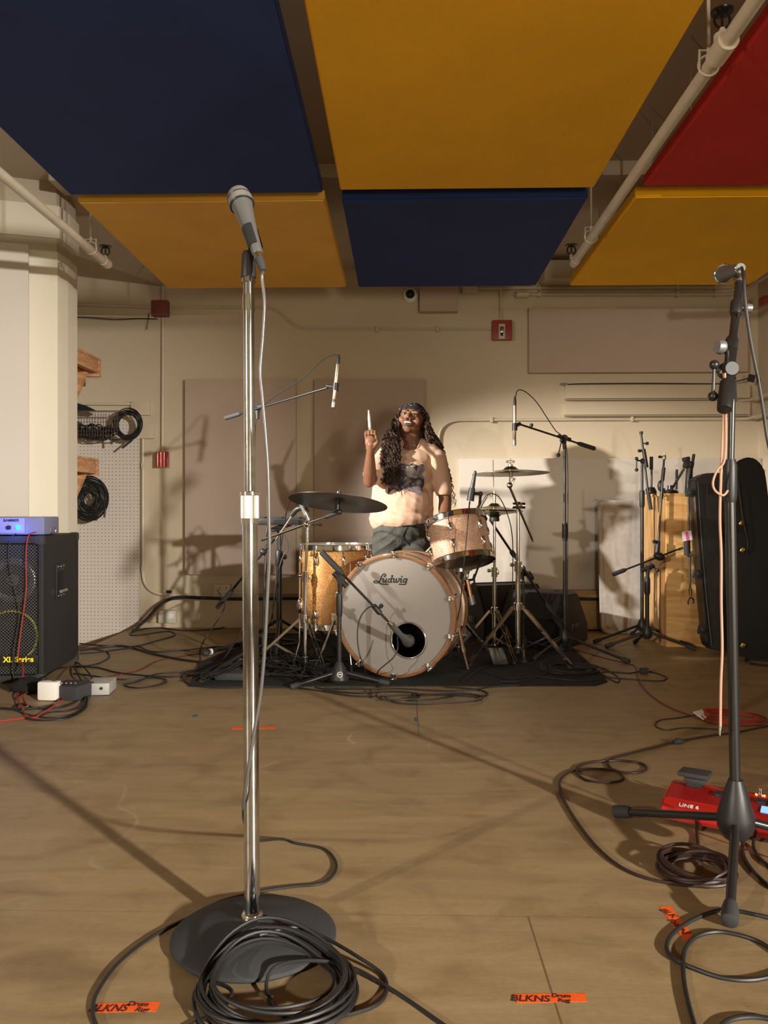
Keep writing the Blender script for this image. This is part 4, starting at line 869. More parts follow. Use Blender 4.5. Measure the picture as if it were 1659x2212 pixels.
# right crash
cc_ = P(1103,1015,4.52); nrm = V((-.02,.03,1)).normalized()
cymbal('bronze crash cymbal highest on the right side of the kit', cc_, nrm, .225)
sp = V((P(1119,0,4.66).x, 4.66, 0)); pt_ = P(1116,1092,4.64)
r = cymstand('chrome double-braced cymbal stand right of the bass drum', sp, .345, 1, .34, -.62, V((sp.x,4.66,pt_.z)), .0155, low=.07)
tip = P(1101,1052,4.56); tail = P(1151,1168,4.72); b = B(); b.cyl(tail, tip, .0075); b.ball(tail, .009); part('boom_arm', b, 'chrome', r)
b = B(); b.cyl(V((sp.x-.035,4.65,pt_.z)), V((sp.x+.04,4.65,pt_.z)), .019); b.ball(V((sp.x,4.64,pt_.z)), .024); part('boom_ratchet', b, 'chrome', r)
b = B(); b.cyl(tip, cc_+nrm*.065, .004); b.cyl(cc_-nrm*.05, cc_-nrm*.008, .010); b.ball(tip+V((0,0,.01)), .018); b.box(tip+V((.018,0,.03)), (.014,.01,.05), M.Rotation(.5,4,'Y'), bev=.003); b.box(cc_+nrm*.048, (.05,.014,.014), bev=.004); b.cyl(cc_+nrm*.02, cc_+nrm*.033, .013); part('cymbal_mount', b, 'nickel', r)
# hi-hat
hc = P(1073,1094,4.80); hp = V((P(1068,0,4.80).x, 4.8, 0))
HX = hp.x
g = 'hi-hat cymbal pair'
cymbal('upper hi-hat cymbal, bell upward, right of the rack tom', V((HX,4.8,hc.z)), (.03,.02,1), .178, 'cymbal', .04)
cymbal('lower hi-hat cymbal, inverted, right of the rack tom', V((HX,4.8,hc.z-.052)), (-.02,.0,-1), .178, 'cymbal', .04)
r = cymstand('chrome hi-hat stand behind the right cymbal stand', hp, .30, 1, .25, .9, V((HX,4.8,P(0,1125,4.8).z)), .0125, 'hi_hat_stand', low=.06)
b = B(); b.cyl((HX,4.8,P(0,1130,4.8).z), P(1065,993,4.8), .0032); part('pull_rod', b, 'chrome', r)
b = B(); b.lathe([(0,0),(.03,0),(.032,.01),(.025,.06),(.03,.065),(.03,.075),(0,.075)], frame((HX,4.8,P(0,1126,4.8).z), (0,0,1)), 20); part('cymbal_seat', b, 'blackplastic', r)
b = B(); b.cyl((HX,4.8,hc.z+.02), (HX,4.8,hc.z+.065), .009); b.box((HX-.02,4.8,hc.z+.075), (.02,.014,.024), bev=.005); b.cyl((HX,4.8,hc.z+.055), (HX,4.8,hc.z+.095), .006); part('clutch', b, 'nickel', r)
b = B(); b.box((HX+.0,4.62,.05), (.09,.26,.012), M.Rotation(.18,4,'X'), bev=.004); part('footboard', b, 'blackmetal', r)
# snare stand + kick pedal area
c_ = V((sn.x-.03+.06, 4.78, 0)); r = cymstand('low chrome tripod stand under the snare drum, right of bass drum', c_, .24, 1, .24, -.5, V((c_.x,4.78,.47)), .011, 'snare_stand')
b = B(); 
for a in (.3,2.4,4.5): b.tube(spline([V((c_.x,4.78,.45)), V((c_.x-.08+.1*math.cos(a),4.86+.1*math.sin(a),.47)), V((c_.x-.12+.18*math.cos(a),4.88+.18*math.sin(a),.485)), V((c_.x-.12+.19*math.cos(a),4.88+.19*math.sin(a),.52))], 4), .006, 8)
part('basket_arms', b, 'chrome', r)
# ================================================================ microphones on the kit
def xlr(root, p, d, m='blackplastic'):
    b = B(); b.lathe([(0,0),(.0095,0),(.0095,.03),(.005,.055),(0,.055)], frame(p, d), 14); return part('cable_plug', b, m, root)
def pencil(label, a, z_, m='champagne', grp=None):   # slim condenser mic from a (tail) to z_ (capsule)
    a, z_ = V(a), V(z_); L = (z_-a).length; fm = frame(a, z_-a); r = thing('pencil_microphone', label, 'microphone', z_, grp)
    b = B(); b.lathe([(0,0),(.0105,0),(.0108,.002),(.0108,L-.045),(.0095,L-.043),(.0108,L-.041),(.0108,L),(0,L)], fm, 20); part('body', b, m, r)
    b = B(); b.lathe([(.0112,L-.028),(.0112,L-.004),(.0105,L+.001),(0,L+.001)], fm, 20); part('capsule', b, 'steelgrey', r)
    xlr(r, a, a-z_, 'blackplastic'); return r
def mstand(label, c, zt, feet=None, R=.33, a0=0, hubz=.07, name='boom_stand', mid=None, rt=.0115):
    r = thing(name, label, 'microphone stand', (c.x,c.y,0)); hub = V((c.x,c.y,hubz+.03))
    b = B(); b.lathe([(0,0),(.02,0),(.032,.02),(.032,.045),(.018,.085),(0,.085)], frame((c.x,c.y,hubz-.02), (0,0,1)), 20); part('tripod_hub', b, 'blackplastic', r)
    leg3(r, hub, feet or ring3(c, R, a0, 0), .0095, fr=.015)
    mid = mid or hubz+ (zt-hubz)*.55
    b = B(); b.cyl((c.x,c.y,hubz), (c.x,c.y,mid), rt); part('lower_pole', b, 'blackmetal', r)
    clutch(r, (c.x,c.y,mid-.06), (c.x,c.y,mid+.06), rt*1.45)
    b = B(); b.cyl((c.x,c.y,mid), (c.x,c.y,zt), rt*.7); part('upper_pole', b, 'blackmetal', r); return r
def boom(r, lo, hi, pv, grip=.14, rb=.0075, sleeve=True):
    lo, hi, pv = V(lo), V(hi), V(pv); d = (hi-lo).normalized(); L = (hi-lo).length
    b = B(); b.cyl(lo, hi, rb*.8); part('boom_arm', b, 'blackmetal', r)
    b = B(); b.lathe([(0,0),(rb*1.75,0),(rb*1.9,.004),(rb*1.9,grip*.85),(rb*1.2,grip),(0,grip)], frame(lo, d), 16); part('counterweight', b, 'rubber', r)
    b = B(); q = pv; b.lathe([(0,-.016),(.020,-.016),(.022,0),(.020,.016),(0,.016)], frame(q, (0,-1,0)), 16); b.cyl(q-d*.05, q+d*.05, rb*1.7); b.cyl(q, (pv.x,pv.y,pv.z-.07), .016,.010); part('boom_pivot', b, 'blackplastic', r)
def shockclip(r, p, d, arm):
    b = B(); p = V(p); d = V(d).normalized(); b.cyl(p-d*.022, p+d*.022, .0165); b.cyl(p, V(arm), .010); b.ball(V(arm), .012); part('microphone_clip', b, 'blackplastic', r)
# left overhead
cL = V((P(549,0,4.62).x, 4.62, 0)); pv = P(556,880,4.6)
r = mstand('black boom stand behind the chrome pole holding the left overhead microphone', cL, pv.z-.03, feet=[G(434,1476), G(640,1395), V((cL.x-.05,4.97,0))])
boom(r, P(487,903,4.72), P(712,836,4.28), pv, .13); pa_ = P(731,773,4.24); pb_ = P(720,880,4.22); shockclip(r, P(725,836,4.235), pb_-pa_, P(708,834,4.28))
pencil('slim silver overhead microphone hanging at upper left of the kit', P(730,787,4.24), pb_)
cable('thin cable arching from left overhead microphone back along its boom', [P(731,776,4.24), P(728,768,4.25), P(718,767,4.27), P(700,775,4.3), P(680,792,4.35), P(650,820,4.4), P(615,842,4.48), P(585,863,4.55), P(560,888,4.62), P(551,940,4.65), P(548,1200,4.68), P(530,1340,4.68), *fl([(470,1440),(430,1462)], .004)], .0032)
# right overhead
cR = V((P(1220,0,4.95).x, 4.95, 0)); pv = P(1219,946,4.94)
r = mstand('tall black boom stand at right holding the right overhead microphone', cR, pv.z-.03, feet=[G(1358,1434), G(1222,1425)+V((-.2,-.05,0)), V((cR.x-.16,5.10,0))], rt=.0125, hubz=.09)
boom(r, P(1284,969,5.06), P(1118,915,4.72), pv, .15); pa_ = P(1112,864,4.7); pb_ = P(1111,962,4.7); shockclip(r, P(1112,922,4.7), pb_-pa_, P(1122,916,4.73)); tslider(r, pv+V((0,-.02,-.03)), P(1213,956,4.91), P(1206,983,4.91)); knob(r, P(1148,924,4.8), (0,0,1), 'blackplastic', .010, .006)
pencil('slim champagne overhead microphone hanging upright at right of the kit', P(1112,876,4.7), pb_)
cable('thin cable arching from the right overhead microphone down to its boom', [P(1113,863,4.7), P(1116,847,4.71), P(1124,842,4.73), P(1140,850,4.76), P(1160,870,4.8), P(1180,900,4.86), P(1200,930,4.90), P(1214,945,4.91), P(1226,1000,4.92), P(1226,1300,4.92), *fl([(1232,1410,.01),(1245,1435,.01),(1262,1436,.01)], .004)], .003)
# tall post with percussion pad, left
cP = V((P(603,0,4.98).x, 4.98, 0)); zt = P(0,1146,4.98).z
r = thing('pad_stand', 'thick black stand post behind the floor tom holding the pad', 'stand', (cP.x,cP.y,0))
b = B(); b.cyl((cP.x,cP.y,.05), (cP.x,cP.y,zt-.16), .019); part('lower_pole', b, 'blackmetal', r); b = B(); b.cyl((cP.x,cP.y,zt-.2), (cP.x,cP.y,zt), .0145); part('upper_pole', b, 'blackmetal', r)
clutch(r, (cP.x,cP.y,zt-.23), (cP.x,cP.y,zt-.13), .026); knob(r, (cP.x,cP.y,zt-.17), (1,-.2,0), 'blackplastic', .014, .03)
leg3(r, V((cP.x,cP.y,.22)), ring3(cP, .34, 2.7, RZ*0), .011)
b = B(); q = P(608,1138,4.98); b.box(q, (.13,.12,.03), M.Rotation(-.35,4,'Y'), bev=.008); part('top_plate', b, 'blackplastic', r)
r = thing('percussion_pad', 'flat black electronic percussion pad on a stand behind the ride cymbal', 'percussion pad', P(603,1134,4.98))
b = B(); c = P(598,1126,4.98); b.box(c, (.37,.23,.045), M.Rotation(.0,4,'Y'), bev=.010); part('housing', b, 'blackplastic', r)
for dx in (-.11,0,.11):
    b = B(); b.box(c+V((dx,0,.025)), (.095,.18,.008), bev=.003); part('strike_pad', b, 'rubber', r)
b = B(); b.box(c+V((.08,-.117,0)), (.16,.004,.02)); part('rear_strip', b, 'blackmetal', r)
# snare-tom side small mic on black short boom at left (by the ride stand)
r = thing('drum_microphone', 'small black microphone and boom aimed at floor tom beside ride stand', 'microphone', P(660,1110,4.48))
b = B(); b.cyl(P(632,1113,4.5), P(596,1166,4.55), .006); part('short_boom', b, 'nickel', r)
b = B(); b.tube(spline([P(630,1113,4.5), P(642,1100,4.48), P(655,1098,4.47), P(664,1106,4.46)], 5), .016, 12); part('microphone_clip', b, 'blackplastic', r)
b = B(); b.cyl(P(648,1083,4.45), P(668,1126,4.46), .0125, .015); b.ball(P(647,1081,4.45), .012); part('body', b, 'steelgrey', r)
cable('thin black cable falling from under the ride cymbal by the pad post', [P(650,1084,4.46), P(634,1072,4.6), P(625,1085,4.7), P(618,1110,4.75), P(612,1150,4.8), P(605,1200,4.85), P(592,1300,4.85), P(585,1340,4.8), *fl([(560,1400),(520,1440),(440,1470)], .006)], .0032)
cable('black cable sagging beside the pad stand post', [P(615,1155,4.95), P(622,1175,4.95), P(620,1190,4.95), P(610,1205,4.95), P(598,1250,4.93), P(590,1310,4.9), P(590,1352,4.9)], .0036)
# second black stand legs left of post (diagonal bars)
c2 = V((P(520,0,4.85).x, 4.85, 0))
r = thing('boom_stand', 'collapsed black boom stand leaning behind the chrome pole at left', 'microphone stand', G(500,1400))
b = B(); b.cyl(P(470,1312,4.9), P(600,1155,4.75), .0085); part('boom_arm', b, 'blackmetal', r)
b = B(); b.cyl(P(469,1313,4.9), P(500,1276,4.87), .014); part('counterweight', b, 'rubber', r)
b = B(); b.cyl(P(576,1140,4.8), V((P(566,0,4.75).x,4.75,.0)), .008); part('pole', b, 'blackmetal', r)
b = B(); b.ball(P(568,1192,4.78), .022); part('boom_pivot', b, 'blackplastic', r)
for (x, y) in ((455,1405),(640,1385)):
    b = B(); b.cyl(V((P(566,0,4.75).x,4.75,.14)), G(x,y,.012), .009); part('leg', b, 'blackmetal', r)
# kick mic stand
cK = V((P(733,0,4.02).x, 4.02, 0)); pv = P(735,1252,4.02); zt = pv.z-.03
r = mstand('short black boom stand in front of the bass drum for the kick mic', cK, zt, feet=[G(630,1490), G(838,1482), V((cK.x-.02,4.14,0))], mid=P(0,1305,4.02).z, hubz=.05)
b = B(); b.lathe([(0,0),(.045,0),(.05,.01),(.035,.06),(.016,.10),(0,.10)], frame((cK.x,cK.y,.03), (0,0,1)), 28); hbp = part('hub_cone', b, 'blackplastic', r)
b = B(); q = V((cK.x+.006,cK.y-.047,.072)); b.torus(frame(q, (0,-1,.35)), .013, .0022, 24, 6); b.box(q, (.018,.003,.003)); b.box(q+V((0,0,.003)), (.010,.003,.003)); part('round_emblem', b, 'tagwhite', hbp)
kb = P(862,1372,4.0); boom(r, P(694,1192,4.10), P(838,1342,4.02), pv, .17, .0085)
clutch(r, P(806,1307,4.03), P(822,1326,4.03), .015); knob(r, P(818,1316,4.02), (.6,-.2,.8), 'blackplastic', .010, .012)
r = thing('kick_microphone', 'black bass drum microphone aimed into the round port hole', 'microphone', P(880,1385,4.12))
b = B(); b.cyl(P(838,1342,4.02), P(846,1350,4.03), .013); part('end_collar', b, 'nickel', r)
b = B(); b.cyl(P(846,1350,4.03), P(866,1372,4.08), .017, .015); b.cyl(P(866,1372,4.08), P(876,1380,4.12), .015, .024); part('body', b, 'micbody', r)
b = B(); q = P(882,1384,4.15); b.ball(q, (.036,.030,.036)); b.torus(frame(q+V((0,-.012,0)), (0,-1,.1)), .027, .003); part('grille', b, 'darkgrey', r)
cable('black cable looping from the kick boom in front of the drum head', [P(812,1310,4.0), P(795,1313,4.0), P(778,1335,4.0), P(772,1370,4.0), P(776,1410,4.0), P(786,1440,3.99), *fl([(795,1462,.01),(812,1475,.01)], .004)], .0034)
cable('black cable dropping from the kick microphone to the rug edge', [P(858,1376,4.03), P(859,1400,4.0), P(850,1420,3.99), P(832,1436,3.99), P(817,1450,3.98), *fl([(813,1468,.012),(820,1490)], .004)], .0034)
# rack tom mics
r = thing('drum_microphone', 'small black microphone clipped upright on the rack tom rim', 'microphone', P(1020,1080,4.36))
b = B(); b.cyl(P(1016,1082,4.34), P(1020,1054,4.34), .021,.017); part('microphone_clip', b, 'blackplastic', r)
b = B(); b.lathe([(0,0),(.012,0),(.0125,.02),(.008,.10),(0,.105)], frame(P(1020,1056,4.34), P(1026,1022,4.34)-P(1020,1056,4.34)), 16); part('body', b, 'blackmetal', r)
b = B(); b.tube([P(1022,1066,4.35), P(1037,1067,4.36)], .009); b.ball(P(1038,1067,4.36), .014); b.tube([P(1038,1068,4.36), P(1036,1090,4.38), P(1028,1104,4.42)], .008); part('rim_clamp', b, 'blackplastic', r)
b = B(); b.cyl(P(1015,1083,4.34), P(1013,1098,4.33), .004); part('cable_stub', b, 'cable', r)
cable('thin cable hanging from the rack tom microphone in front of its shell', [P(1014,1084,4.32), P(1012,1110,4.18), P(1008,1160,4.14), P(1003,1210,4.12), P(998,1260,4.14), P(994,1310,4.2), P(985,1350,4.3)], .0028)
r = thing('drum_microphone', 'black clip microphone under the right edge of the rack tom', 'microphone', P(1045,1200,4.3))
b = B(); b.ball(P(1043,1200,4.28), (.030,.022,.026), M.Rotation(.5,4,'Y')); part('body', b, 'blackplastic', r)
b = B(); b.tube([P(1040,1208,4.3), P(1032,1228,4.33), P(1024,1250,4.36), P(1026,1275,4.38)], .006); part('gooseneck', b, 'blackmetal', r)
cable('thin cable arching over the hi-hat from a rim-mounted microphone', [P(1040,1085,4.5), P(1052,1070,4.5), P(1064,1067,4.52), P(1078,1074,4.54), P(1092,1100,4.56), P(1104,1140,4.58), P(1108,1190,4.6), P(1107,1260,4.6), P(1106,1310,4.62)], .003)
b = B(); b.cyl(P(1038,1092,4.5), P(1052,1072,4.5), .010, .006); b.cyl(P(1036,1096,4.5), P(1039,1090,4.5), .011); solo('cable_plug', 'angled cable plug on the microphone behind the rack tom rim', 'connector', b, 'nickel')
# hi-hat mic stand: thick black boom
cH = V((P(1130,0,4.92).x, 4.92, 0)); pv = P(1128,1228,4.9)
r = mstand('black boom stand whose thick arm slants behind the right cymbal stand', cH, pv.z-.02, R=.3, a0=.4, hubz=.06)
boom(r, P(1212,1352,4.98), P(1058,1122,4.8), pv, .2, .0095); clutch(r, P(1104,1190,4.87), P(1112,1202,4.88), .016); clutch(r, P(1140,1236,4.9), P(1150,1252,4.91), .018)
r = thing('snare_microphone', 'copper lit cylindrical microphone under the rack tom, right of bass drum', 'microphone', P(1014,1280,4.5))
b = B(); b.cyl(P(1008,1252,4.5), P(1016,1292,4.5), .015); part('body', b, 'copper', r)
b = B(); b.cyl(P(1015,1288,4.5), P(1019,1306,4.5), .023); part('grille', b, 'steelgrey', r)
b = B(); b.tube([P(1008,1254,4.5), P(1022,1252,4.5), P(1026,1240,4.5)], .008); b.cyl(P(975,1258,4.6), P(1010,1275,4.5), .009); part('mount_arm', b, 'blackmetal', r)
# ================================================================ wedge monitors
def wedge(label, c, w_, d_, h_, rot, m='tolex'):
    r = thing('floor_monitor', label, 'monitor speaker', (c.x,c.y,RZ)); mm = M.Translation((c.x,c.y,RZ)) @ M.Rotation(rot,4,'Z')
    prof = [(-d_/2,0),(d_/2,0),(d_/2,h_*.55),(d_*.22,h_),(-d_*.12,h_),(-d_/2,h_*.35)]
    b = B(); b.prism(prof, mm @ M(((0,0,1,-w_/2),(1,0,0,0),(0,1,0,0),(0,0,0,1))), w_, bev=.012); part('cabinet', b, m, r)
    b = B(); A = mm @ V((-w_/2+.04,-d_*.10,h_-.0)); b.hexa([mm @ V((-w_/2+.03,-d_*.47,h_*.36+.012)), mm @ V((w_/2-.03,-d_*.47,h_*.36+.012)), mm @ V((w_/2-.03,-d_*.14,h_+.0)), mm @ V((-w_/2+.03,-d_*.14,h_))], [mm @ V((-w_/2+.03,-d_*.49,h_*.36+.02)), mm @ V((w_/2-.03,-d_*.49,h_*.36+.02)), mm @ V((w_/2-.03,-d_*.16,h_+.008)), mm @ V((-w_/2+.03,-d_*.16,h_+.008))]); part('grille_panel', b, 'blackmetal', r)
    b = B(); 
    for s in (-1,1): b.box(mm @ V((s*w_/2,0,h_*.35)), (.012,.10,.05), M.Rotation(rot,4,'Z'), bev=.005)
    part('side_handles', b, 'blackplastic', r)
    return r
wedge('black floor monitor wedge on the rug right of the hi-hat', V((P(1178,0,5.36).x,5.40,0)), .46, .44, .35, 2.5)
wedge('black floor monitor wedge farther back, left of the other wedge', V((P(1088,0,5.62).x,5.66,0)), .5, .40, .38, 3.5)
# ================================================================ folding table, crate, cases
p = P(1300,1365,5.85)
r = thing('folding_table', 'grey folded plastic table standing on end against the back wall', 'table', P(1350,1365,5.8))
A = P(1300,1365,5.80); Bq = P(1402,1365,5.80); W_ = .55; zt = P(0,1082,5.93).z
def rounded(w, h, r_, n=6):
    pts = []
    for cx, cy, a in ((w-r_, r_, -PI/2), (w-r_, h-r_, 0), (r_, h-r_, PI/2), (r_, r_, PI)):
        pts += [(cx+r_*math.cos(a+PI/2*k/n), cy+r_*math.sin(a+PI/2*k/n)) for k in range(n+1)]
    return pts
ft = M.Translation((A.x, 5.80, .003)) @ M.Rotation(-.11, 4, 'X') @ M(((1,0,0,0),(0,0,1,0),(0,1,0,0),(0,0,0,1)))
b = B(); b.prism(rounded(W_, zt/math.cos(.11), .05), ft, .045, bev=.008); part('tabletop', b, 'tablegrey', r)
b = B(); b.prism([(.0,.0)]*0 or rounded(W_-.06, zt-.08, .04), M.Translation((0,0,0)) @ ft @ M.Translation((.03,.04,-.004)), .006); part('top_face', b, 'tablegrey', r)
b = B(); b.box((A.x+.02, 5.72+.21, zt+.004), (.05,.02,.01)); b.cyl(ft @ V((.02,zt-.05,.05)), ft @ V((.02,.10,.05)), .010); part('folded_leg', b, 'steelgrey', r)
# crate
cl_ = P(1393,0,5.72).x; fcx = P(1440,1395,5.25); zt = P(0,1072,5.25).z
r = thing('plywood_box', 'tall plywood box with knotty grain between the stands and black case', 'box', V((fcx.x+.2,5.4,0)))
x0 = fcx.x; x1 = x0+.52; b = B(); b.hexa([(x0,5.25,0),(x1,5.25,0),(x1,5.27,0),(x0,5.27,0)], [(x0,5.25,zt),(x1,5.25,zt),(x1,5.27,zt),(x0,5.27,zt)]); part('front_panel', b, 'plyface', r, smooth=False)
b = B(); b.hexa([(x0,5.271,0),(x0+.02,5.271,0),(x0+.0,5.76,0),(x0-.02,5.76,0)], [(x0,5.271,zt),(x0+.02,5.271,zt),(x0,5.76,zt),(x0-.02,5.76,zt)]); part('side_panel', b, 'plyside', r, smooth=False)
b = B(); 
for s in (5.30, 5.68): b.hexa([(x0-.02,s,0),(x0-.0-.001,s,0),(x0-.001,s+.045,0),(x0-.02,s+.045,0)], [(x0-.02,s,zt),(x0-.001,s,zt),(x0-.001,s+.045,zt),(x0-.02,s+.045,zt)])
part('corner_battens', b, 'plyside', r, smooth=False)
b = B(); b.hexa([(x0-.018,5.252,zt),(x1,5.252,zt),(x1,5.76,zt),(x0-.018,5.76,zt)], [(x0-.018,5.252,zt+.018),(x1,5.252,zt+.018),(x1,5.76,zt+.018),(x0-.018,5.76,zt+.018)]); part('top_panel', b, 'plyface', r, smooth=False)
ZC = zt+.018
# black latched case
Yc = 5.0
r = thing('hard_case', 'tall black hard case with side latches leaning beside the plywood box', 'case', P(1560,1408,Yc))
def CP(x, y, Y): return P(x, y, Y)
fr = [CP(1534,1403,4.96),CP(1600,1413,4.96),CP(1604,1030,5.12),CP(1556,1021,5.12),CP(1524,1022,5.12),CP(1502,1034,5.12),CP(1498,1055,5.12),CP(1506,1140,5.1),CP(1520,1300,5.0),CP(1526,1390,4.96)]
for q in fr: q.z = max(q.z, .004)
bk = [q+V((-.0,.115,.0)) for q in fr]
b = B(); b.hexa(fr, bk); bmesh.ops.bevel(b.bm, geom=[e for e in b.bm.edges], offset=.012, segments=2, affect='EDGES'); part('shell', b, 'hardcase', r)
rim = [CP(1487,1036,5.2),CP(1500,1034,5.16),CP(1506,1140,5.1),CP(1521,1300,5.04),CP(1532,1402,4.99),CP(1524,1398,5.05),CP(1511,1310,5.1),CP(1497,1150,5.18)]
b = B(); b.hexa(rim, [q+V((.005,.035,0)) for q in rim]); bmesh.ops.bevel(b.bm, geom=[e for e in b.bm.edges], offset=.006, segments=2, affect='EDGES'); part('lid_half', b, 'hardcase', r)
b = B(); b.tube(spline([CP(1508,1042,5.10),CP(1514,1140,5.06),CP(1526,1290,4.985),CP(1537,1392,4.94)], 6), .007); part('edge_ridge', b, 'hardcase', r)
for (x, y, Yl) in ((1491,1064,5.14),(1508,1240,5.04),(1518,1361,4.99)):
    b = B(); q = P(x,y,Yl); b.box(q, (.058,.035,.058), M.Rotation(.12,4,'Y'), bev=.008); l = part('latch', b, 'rubber', r)
    b = B(); b.box(q+V((-.004,-.02,0)), (.034,.02,.034), M.Rotation(.12,4,'Y'), bev=.004); part('latch_lever', b, 'blackmetal', l)
b = B(); b.box(CP(1528,1056,5.09), (.008,.012,.06), bev=.002); b.box(CP(1531,1056,5.09)+V((.012,0,0)), (.006,.012,.06), bev=.002); part('embossed_ribs', b, 'hardcase', r)
# soft rounded case behind the stand
Yr = 4.78; r = thing('instrument_case', 'big black rounded instrument case with brass latches at the right edge', 'case', P(1640,1425,Yr))
oc = [(1586,1020),(1594,998),(1612,988),(1628,990),(1645,1003),(1654,1030),(1662,1100),(1672,1200),(1690,1320),(1700,1390),(1690,1420),(1660,1427),(1620,1424),(1596,1414),(1582,1390),(1580,1300),(1581,1150)]
oc = [(q.x,q.y) for q in spline([V((x,y,0)) for x, y in oc], 3, True)]
fr = [P(x,y,Yr+(1425-y)*.0004) for x, y in oc]
for q in fr: q.z = max(q.z, .006)
b = B(); b.hexa(fr, [q+V((.04,.15,0)) for q in fr]); bmesh.ops.bevel(b.bm, geom=[e for e in b.bm.edges], offset=.010, segments=2, affect='EDGES'); part('shell', b, 'clothcase', r)
for (x, y) in ((1600,1130),(1602,1188),(1603,1394)):
    b = B(); b.box(P(x,y,Yr-.01+(1425-y)*.0004), (.028,.03,.03), M.Rotation(.5,4,'Y'), bev=.005); part('brass_latch', b, 'brass', r)
b = B(); b.tube(spline([P(1594,1040,4.90),P(1604,1120,4.87),P(1615,1170,4.86),P(1612,1195,4.86)], 6), .0035); part('carry_strap', b, 'blackmetal', r)
b = B(); b.tube(spline([*[G(x,y,.008) for x, y in ((1690,1430),(1640,1425),(1612,1424),(1618,1432),(1660,1438),(1700,1440))]], 5), .007); solo('guitar_stand_foot', 'black tubular stand foot on the floor below the rounded case', 'stand', b, 'blackmetal')
# stands cluster by the plywood box
c1_ = V((P(1387,0,5.42).x, 5.42, 0)); pvz = P(0,1000,5.42).z
r = mstand('tall black boom stand folded upright, left of the plywood box', c1_, pvz, feet=[G(1284,1391), G(1493,1400), V((c1_.x+.02,5.72,0))], rt=.0125, hubz=.10, mid=P(0,1078,5.42).z)
b = B(); b.cyl(P(1385,938,5.40), P(1404,1098,5.36), .0075); part('boom_arm', b, 'blackmetal', r)
b = B(); b.cyl(P(1400,1064,5.37), P(1406,1101,5.36), .013); part('counterweight', b, 'rubber', r)
b = B(); b.cyl(P(1390,970,5.39), P(1397,1010,5.38), .0135); b.ball(P(1389,996,5.39), .02); part('boom_pivot', b, 'blackplastic', r); b = B(); b.cyl(P(1385,938,5.4), P(1385,932,5.4), .012); part('thread_end', b, 'blackplastic', r)
knob(r, P(1390,958,5.39), (1,-.2,0), 'blackplastic', .010, .014); knob(r, P(1389,974,5.39), (-1,-.2,0), 'blackplastic', .010, .016); tslider(r, P(1388,995,5.38), P(1375,995,5.36), P(1375,1015,5.36))
c2_ = V((P(1398,0,5.16).x, 5.16, 0)); pv = P(1399,1228,5.14)
r = mstand('short black boom stand with level arm in front of the plywood box', c2_, pv.z-.02, feet=[G(1310,1401), G(1500,1406), V((c2_.x-.02,5.36,0))], rt=.0135, hubz=.09, mid=P(0,1262,5.16).z)
boom(r, P(1324,1241,5.08), P(1472,1184,5.2), pv, .10, .0075); tslider(r, pv, P(1408,1226,5.1), P(1420,1232,5.1))
b = B(); b.cyl(P(1466,1187,5.2), P(1475,1183,5.2), .009); part('thread_end', b, 'chrome', r)
r = thing('boom_stand', 'thin black stand leaning upright against the plywood box front', 'microphone stand', P(1425,1200,5.2))
b = B(); b.cyl(P(1435,984,5.22), P(1422,1172,5.2), .0068); part('upper_pole', b, 'blackmetal', r)
b = B(); b.cyl(P(1434,1010,5.22), P(1431,1038,5.22), .012); b.cyl(P(1430,1066,5.22), P(1428,1078,5.22), .012); part('clutch', b, 'blackplastic', r)
b = B(); b.cyl(P(1422,1168,5.2), P(1419,1196,5.2), .013,.018); b.ball(P(1424,1202,5.18), (.04,.03,.028), M.Rotation(.4,4,'Y')); part('folded_hub', b, 'blackplastic', r)
b = B(); b.box(P(1435,988,5.22), (.022,.02,.03), bev=.005); b.cyl(P(1435,984,5.22), P(1435,979,5.22), .006); part('top_thread', b, 'nickel', r)
knob(r, P(1433,987,5.21), (-1,0,0), 'blackplastic', .008, .012); knob(r, P(1421,1170,5.19), (-1,-.2,0), 'blackplastic', .011, .014)
# things on top of the box
def on(px, Y=5.45): return V((P(px,0,Y).x, Y, ZC))
r = thing('tabletop_stand', 'short black desktop stand at the left top of the plywood box', 'microphone stand', on(1407,5.42))
q = on(1407,5.42); b = B(); b.cyl(q+V((0,0,.03)), q+V((.002,0,.19)), .007); part('pole', b, 'blackmetal', r); b = B(); b.cyl(q+V((0,0,.17)), q+V((.0,0,.26)), .012); part('rubber_sleeve', b, 'rubber', r)
b = B(); b.lathe([(0,0),(.035,0),(.035,.02),(.022,.045),(0,.05)], frame(q, (0,0,1)), 20); b.ball(q+V((-.03,-.01,.028)), .014); part('base', b, 'blackplastic', r)
r = thing('tabletop_stand', 'black round-based desktop stand in the middle top of the plywood box', 'microphone stand', on(1448,5.42))
q = on(1448,5.42); b = B(); b.lathe([(0,0),(.052,0),(.055,.008),(.05,.022),(.02,.032),(.018,.06),(0,.06)], frame(q, (0,0,1)), 32); part('base', b, 'blackmetal', r); b = B(); b.cyl(q+V((.04,0,.03)), q+V((.045,0,.17)), .009); part('pole', b, 'blackmetal', r)
b = B(); b.ball(q+V((-.075,-.02,.055)), (.02,.02,.04)); b.box(q+V((-.06,-.02,.02)), (.03,.03,.04), bev=.008); part('clamp', b, 'blackplastic', r)
r = thing('clip_lamp', 'black clamp and folded arm leaning at the right top of plywood box', 'clamp', on(1490,5.4))
b = B(); b.cyl(P(1448,1062,5.38), P(1478,1012,5.36), .008); b.cyl(P(1490,1000,5.36), P(1487,1070,5.38), .022,.026); part('folded_arm', b, 'blackmetal', r)
b = B(); b.box(P(1487,1004,5.36), (.07,.04,.055), M.Rotation(.2,4,'Y'), bev=.012); b.box(P(1482,992,5.36), (.05,.035,.03), M.Rotation(-.2,4,'Y'), bev=.008); b.cyl(P(1496,1000,5.35), P(1499,981,5.35), .010); part('clamp_head', b, 'blackplastic', r)
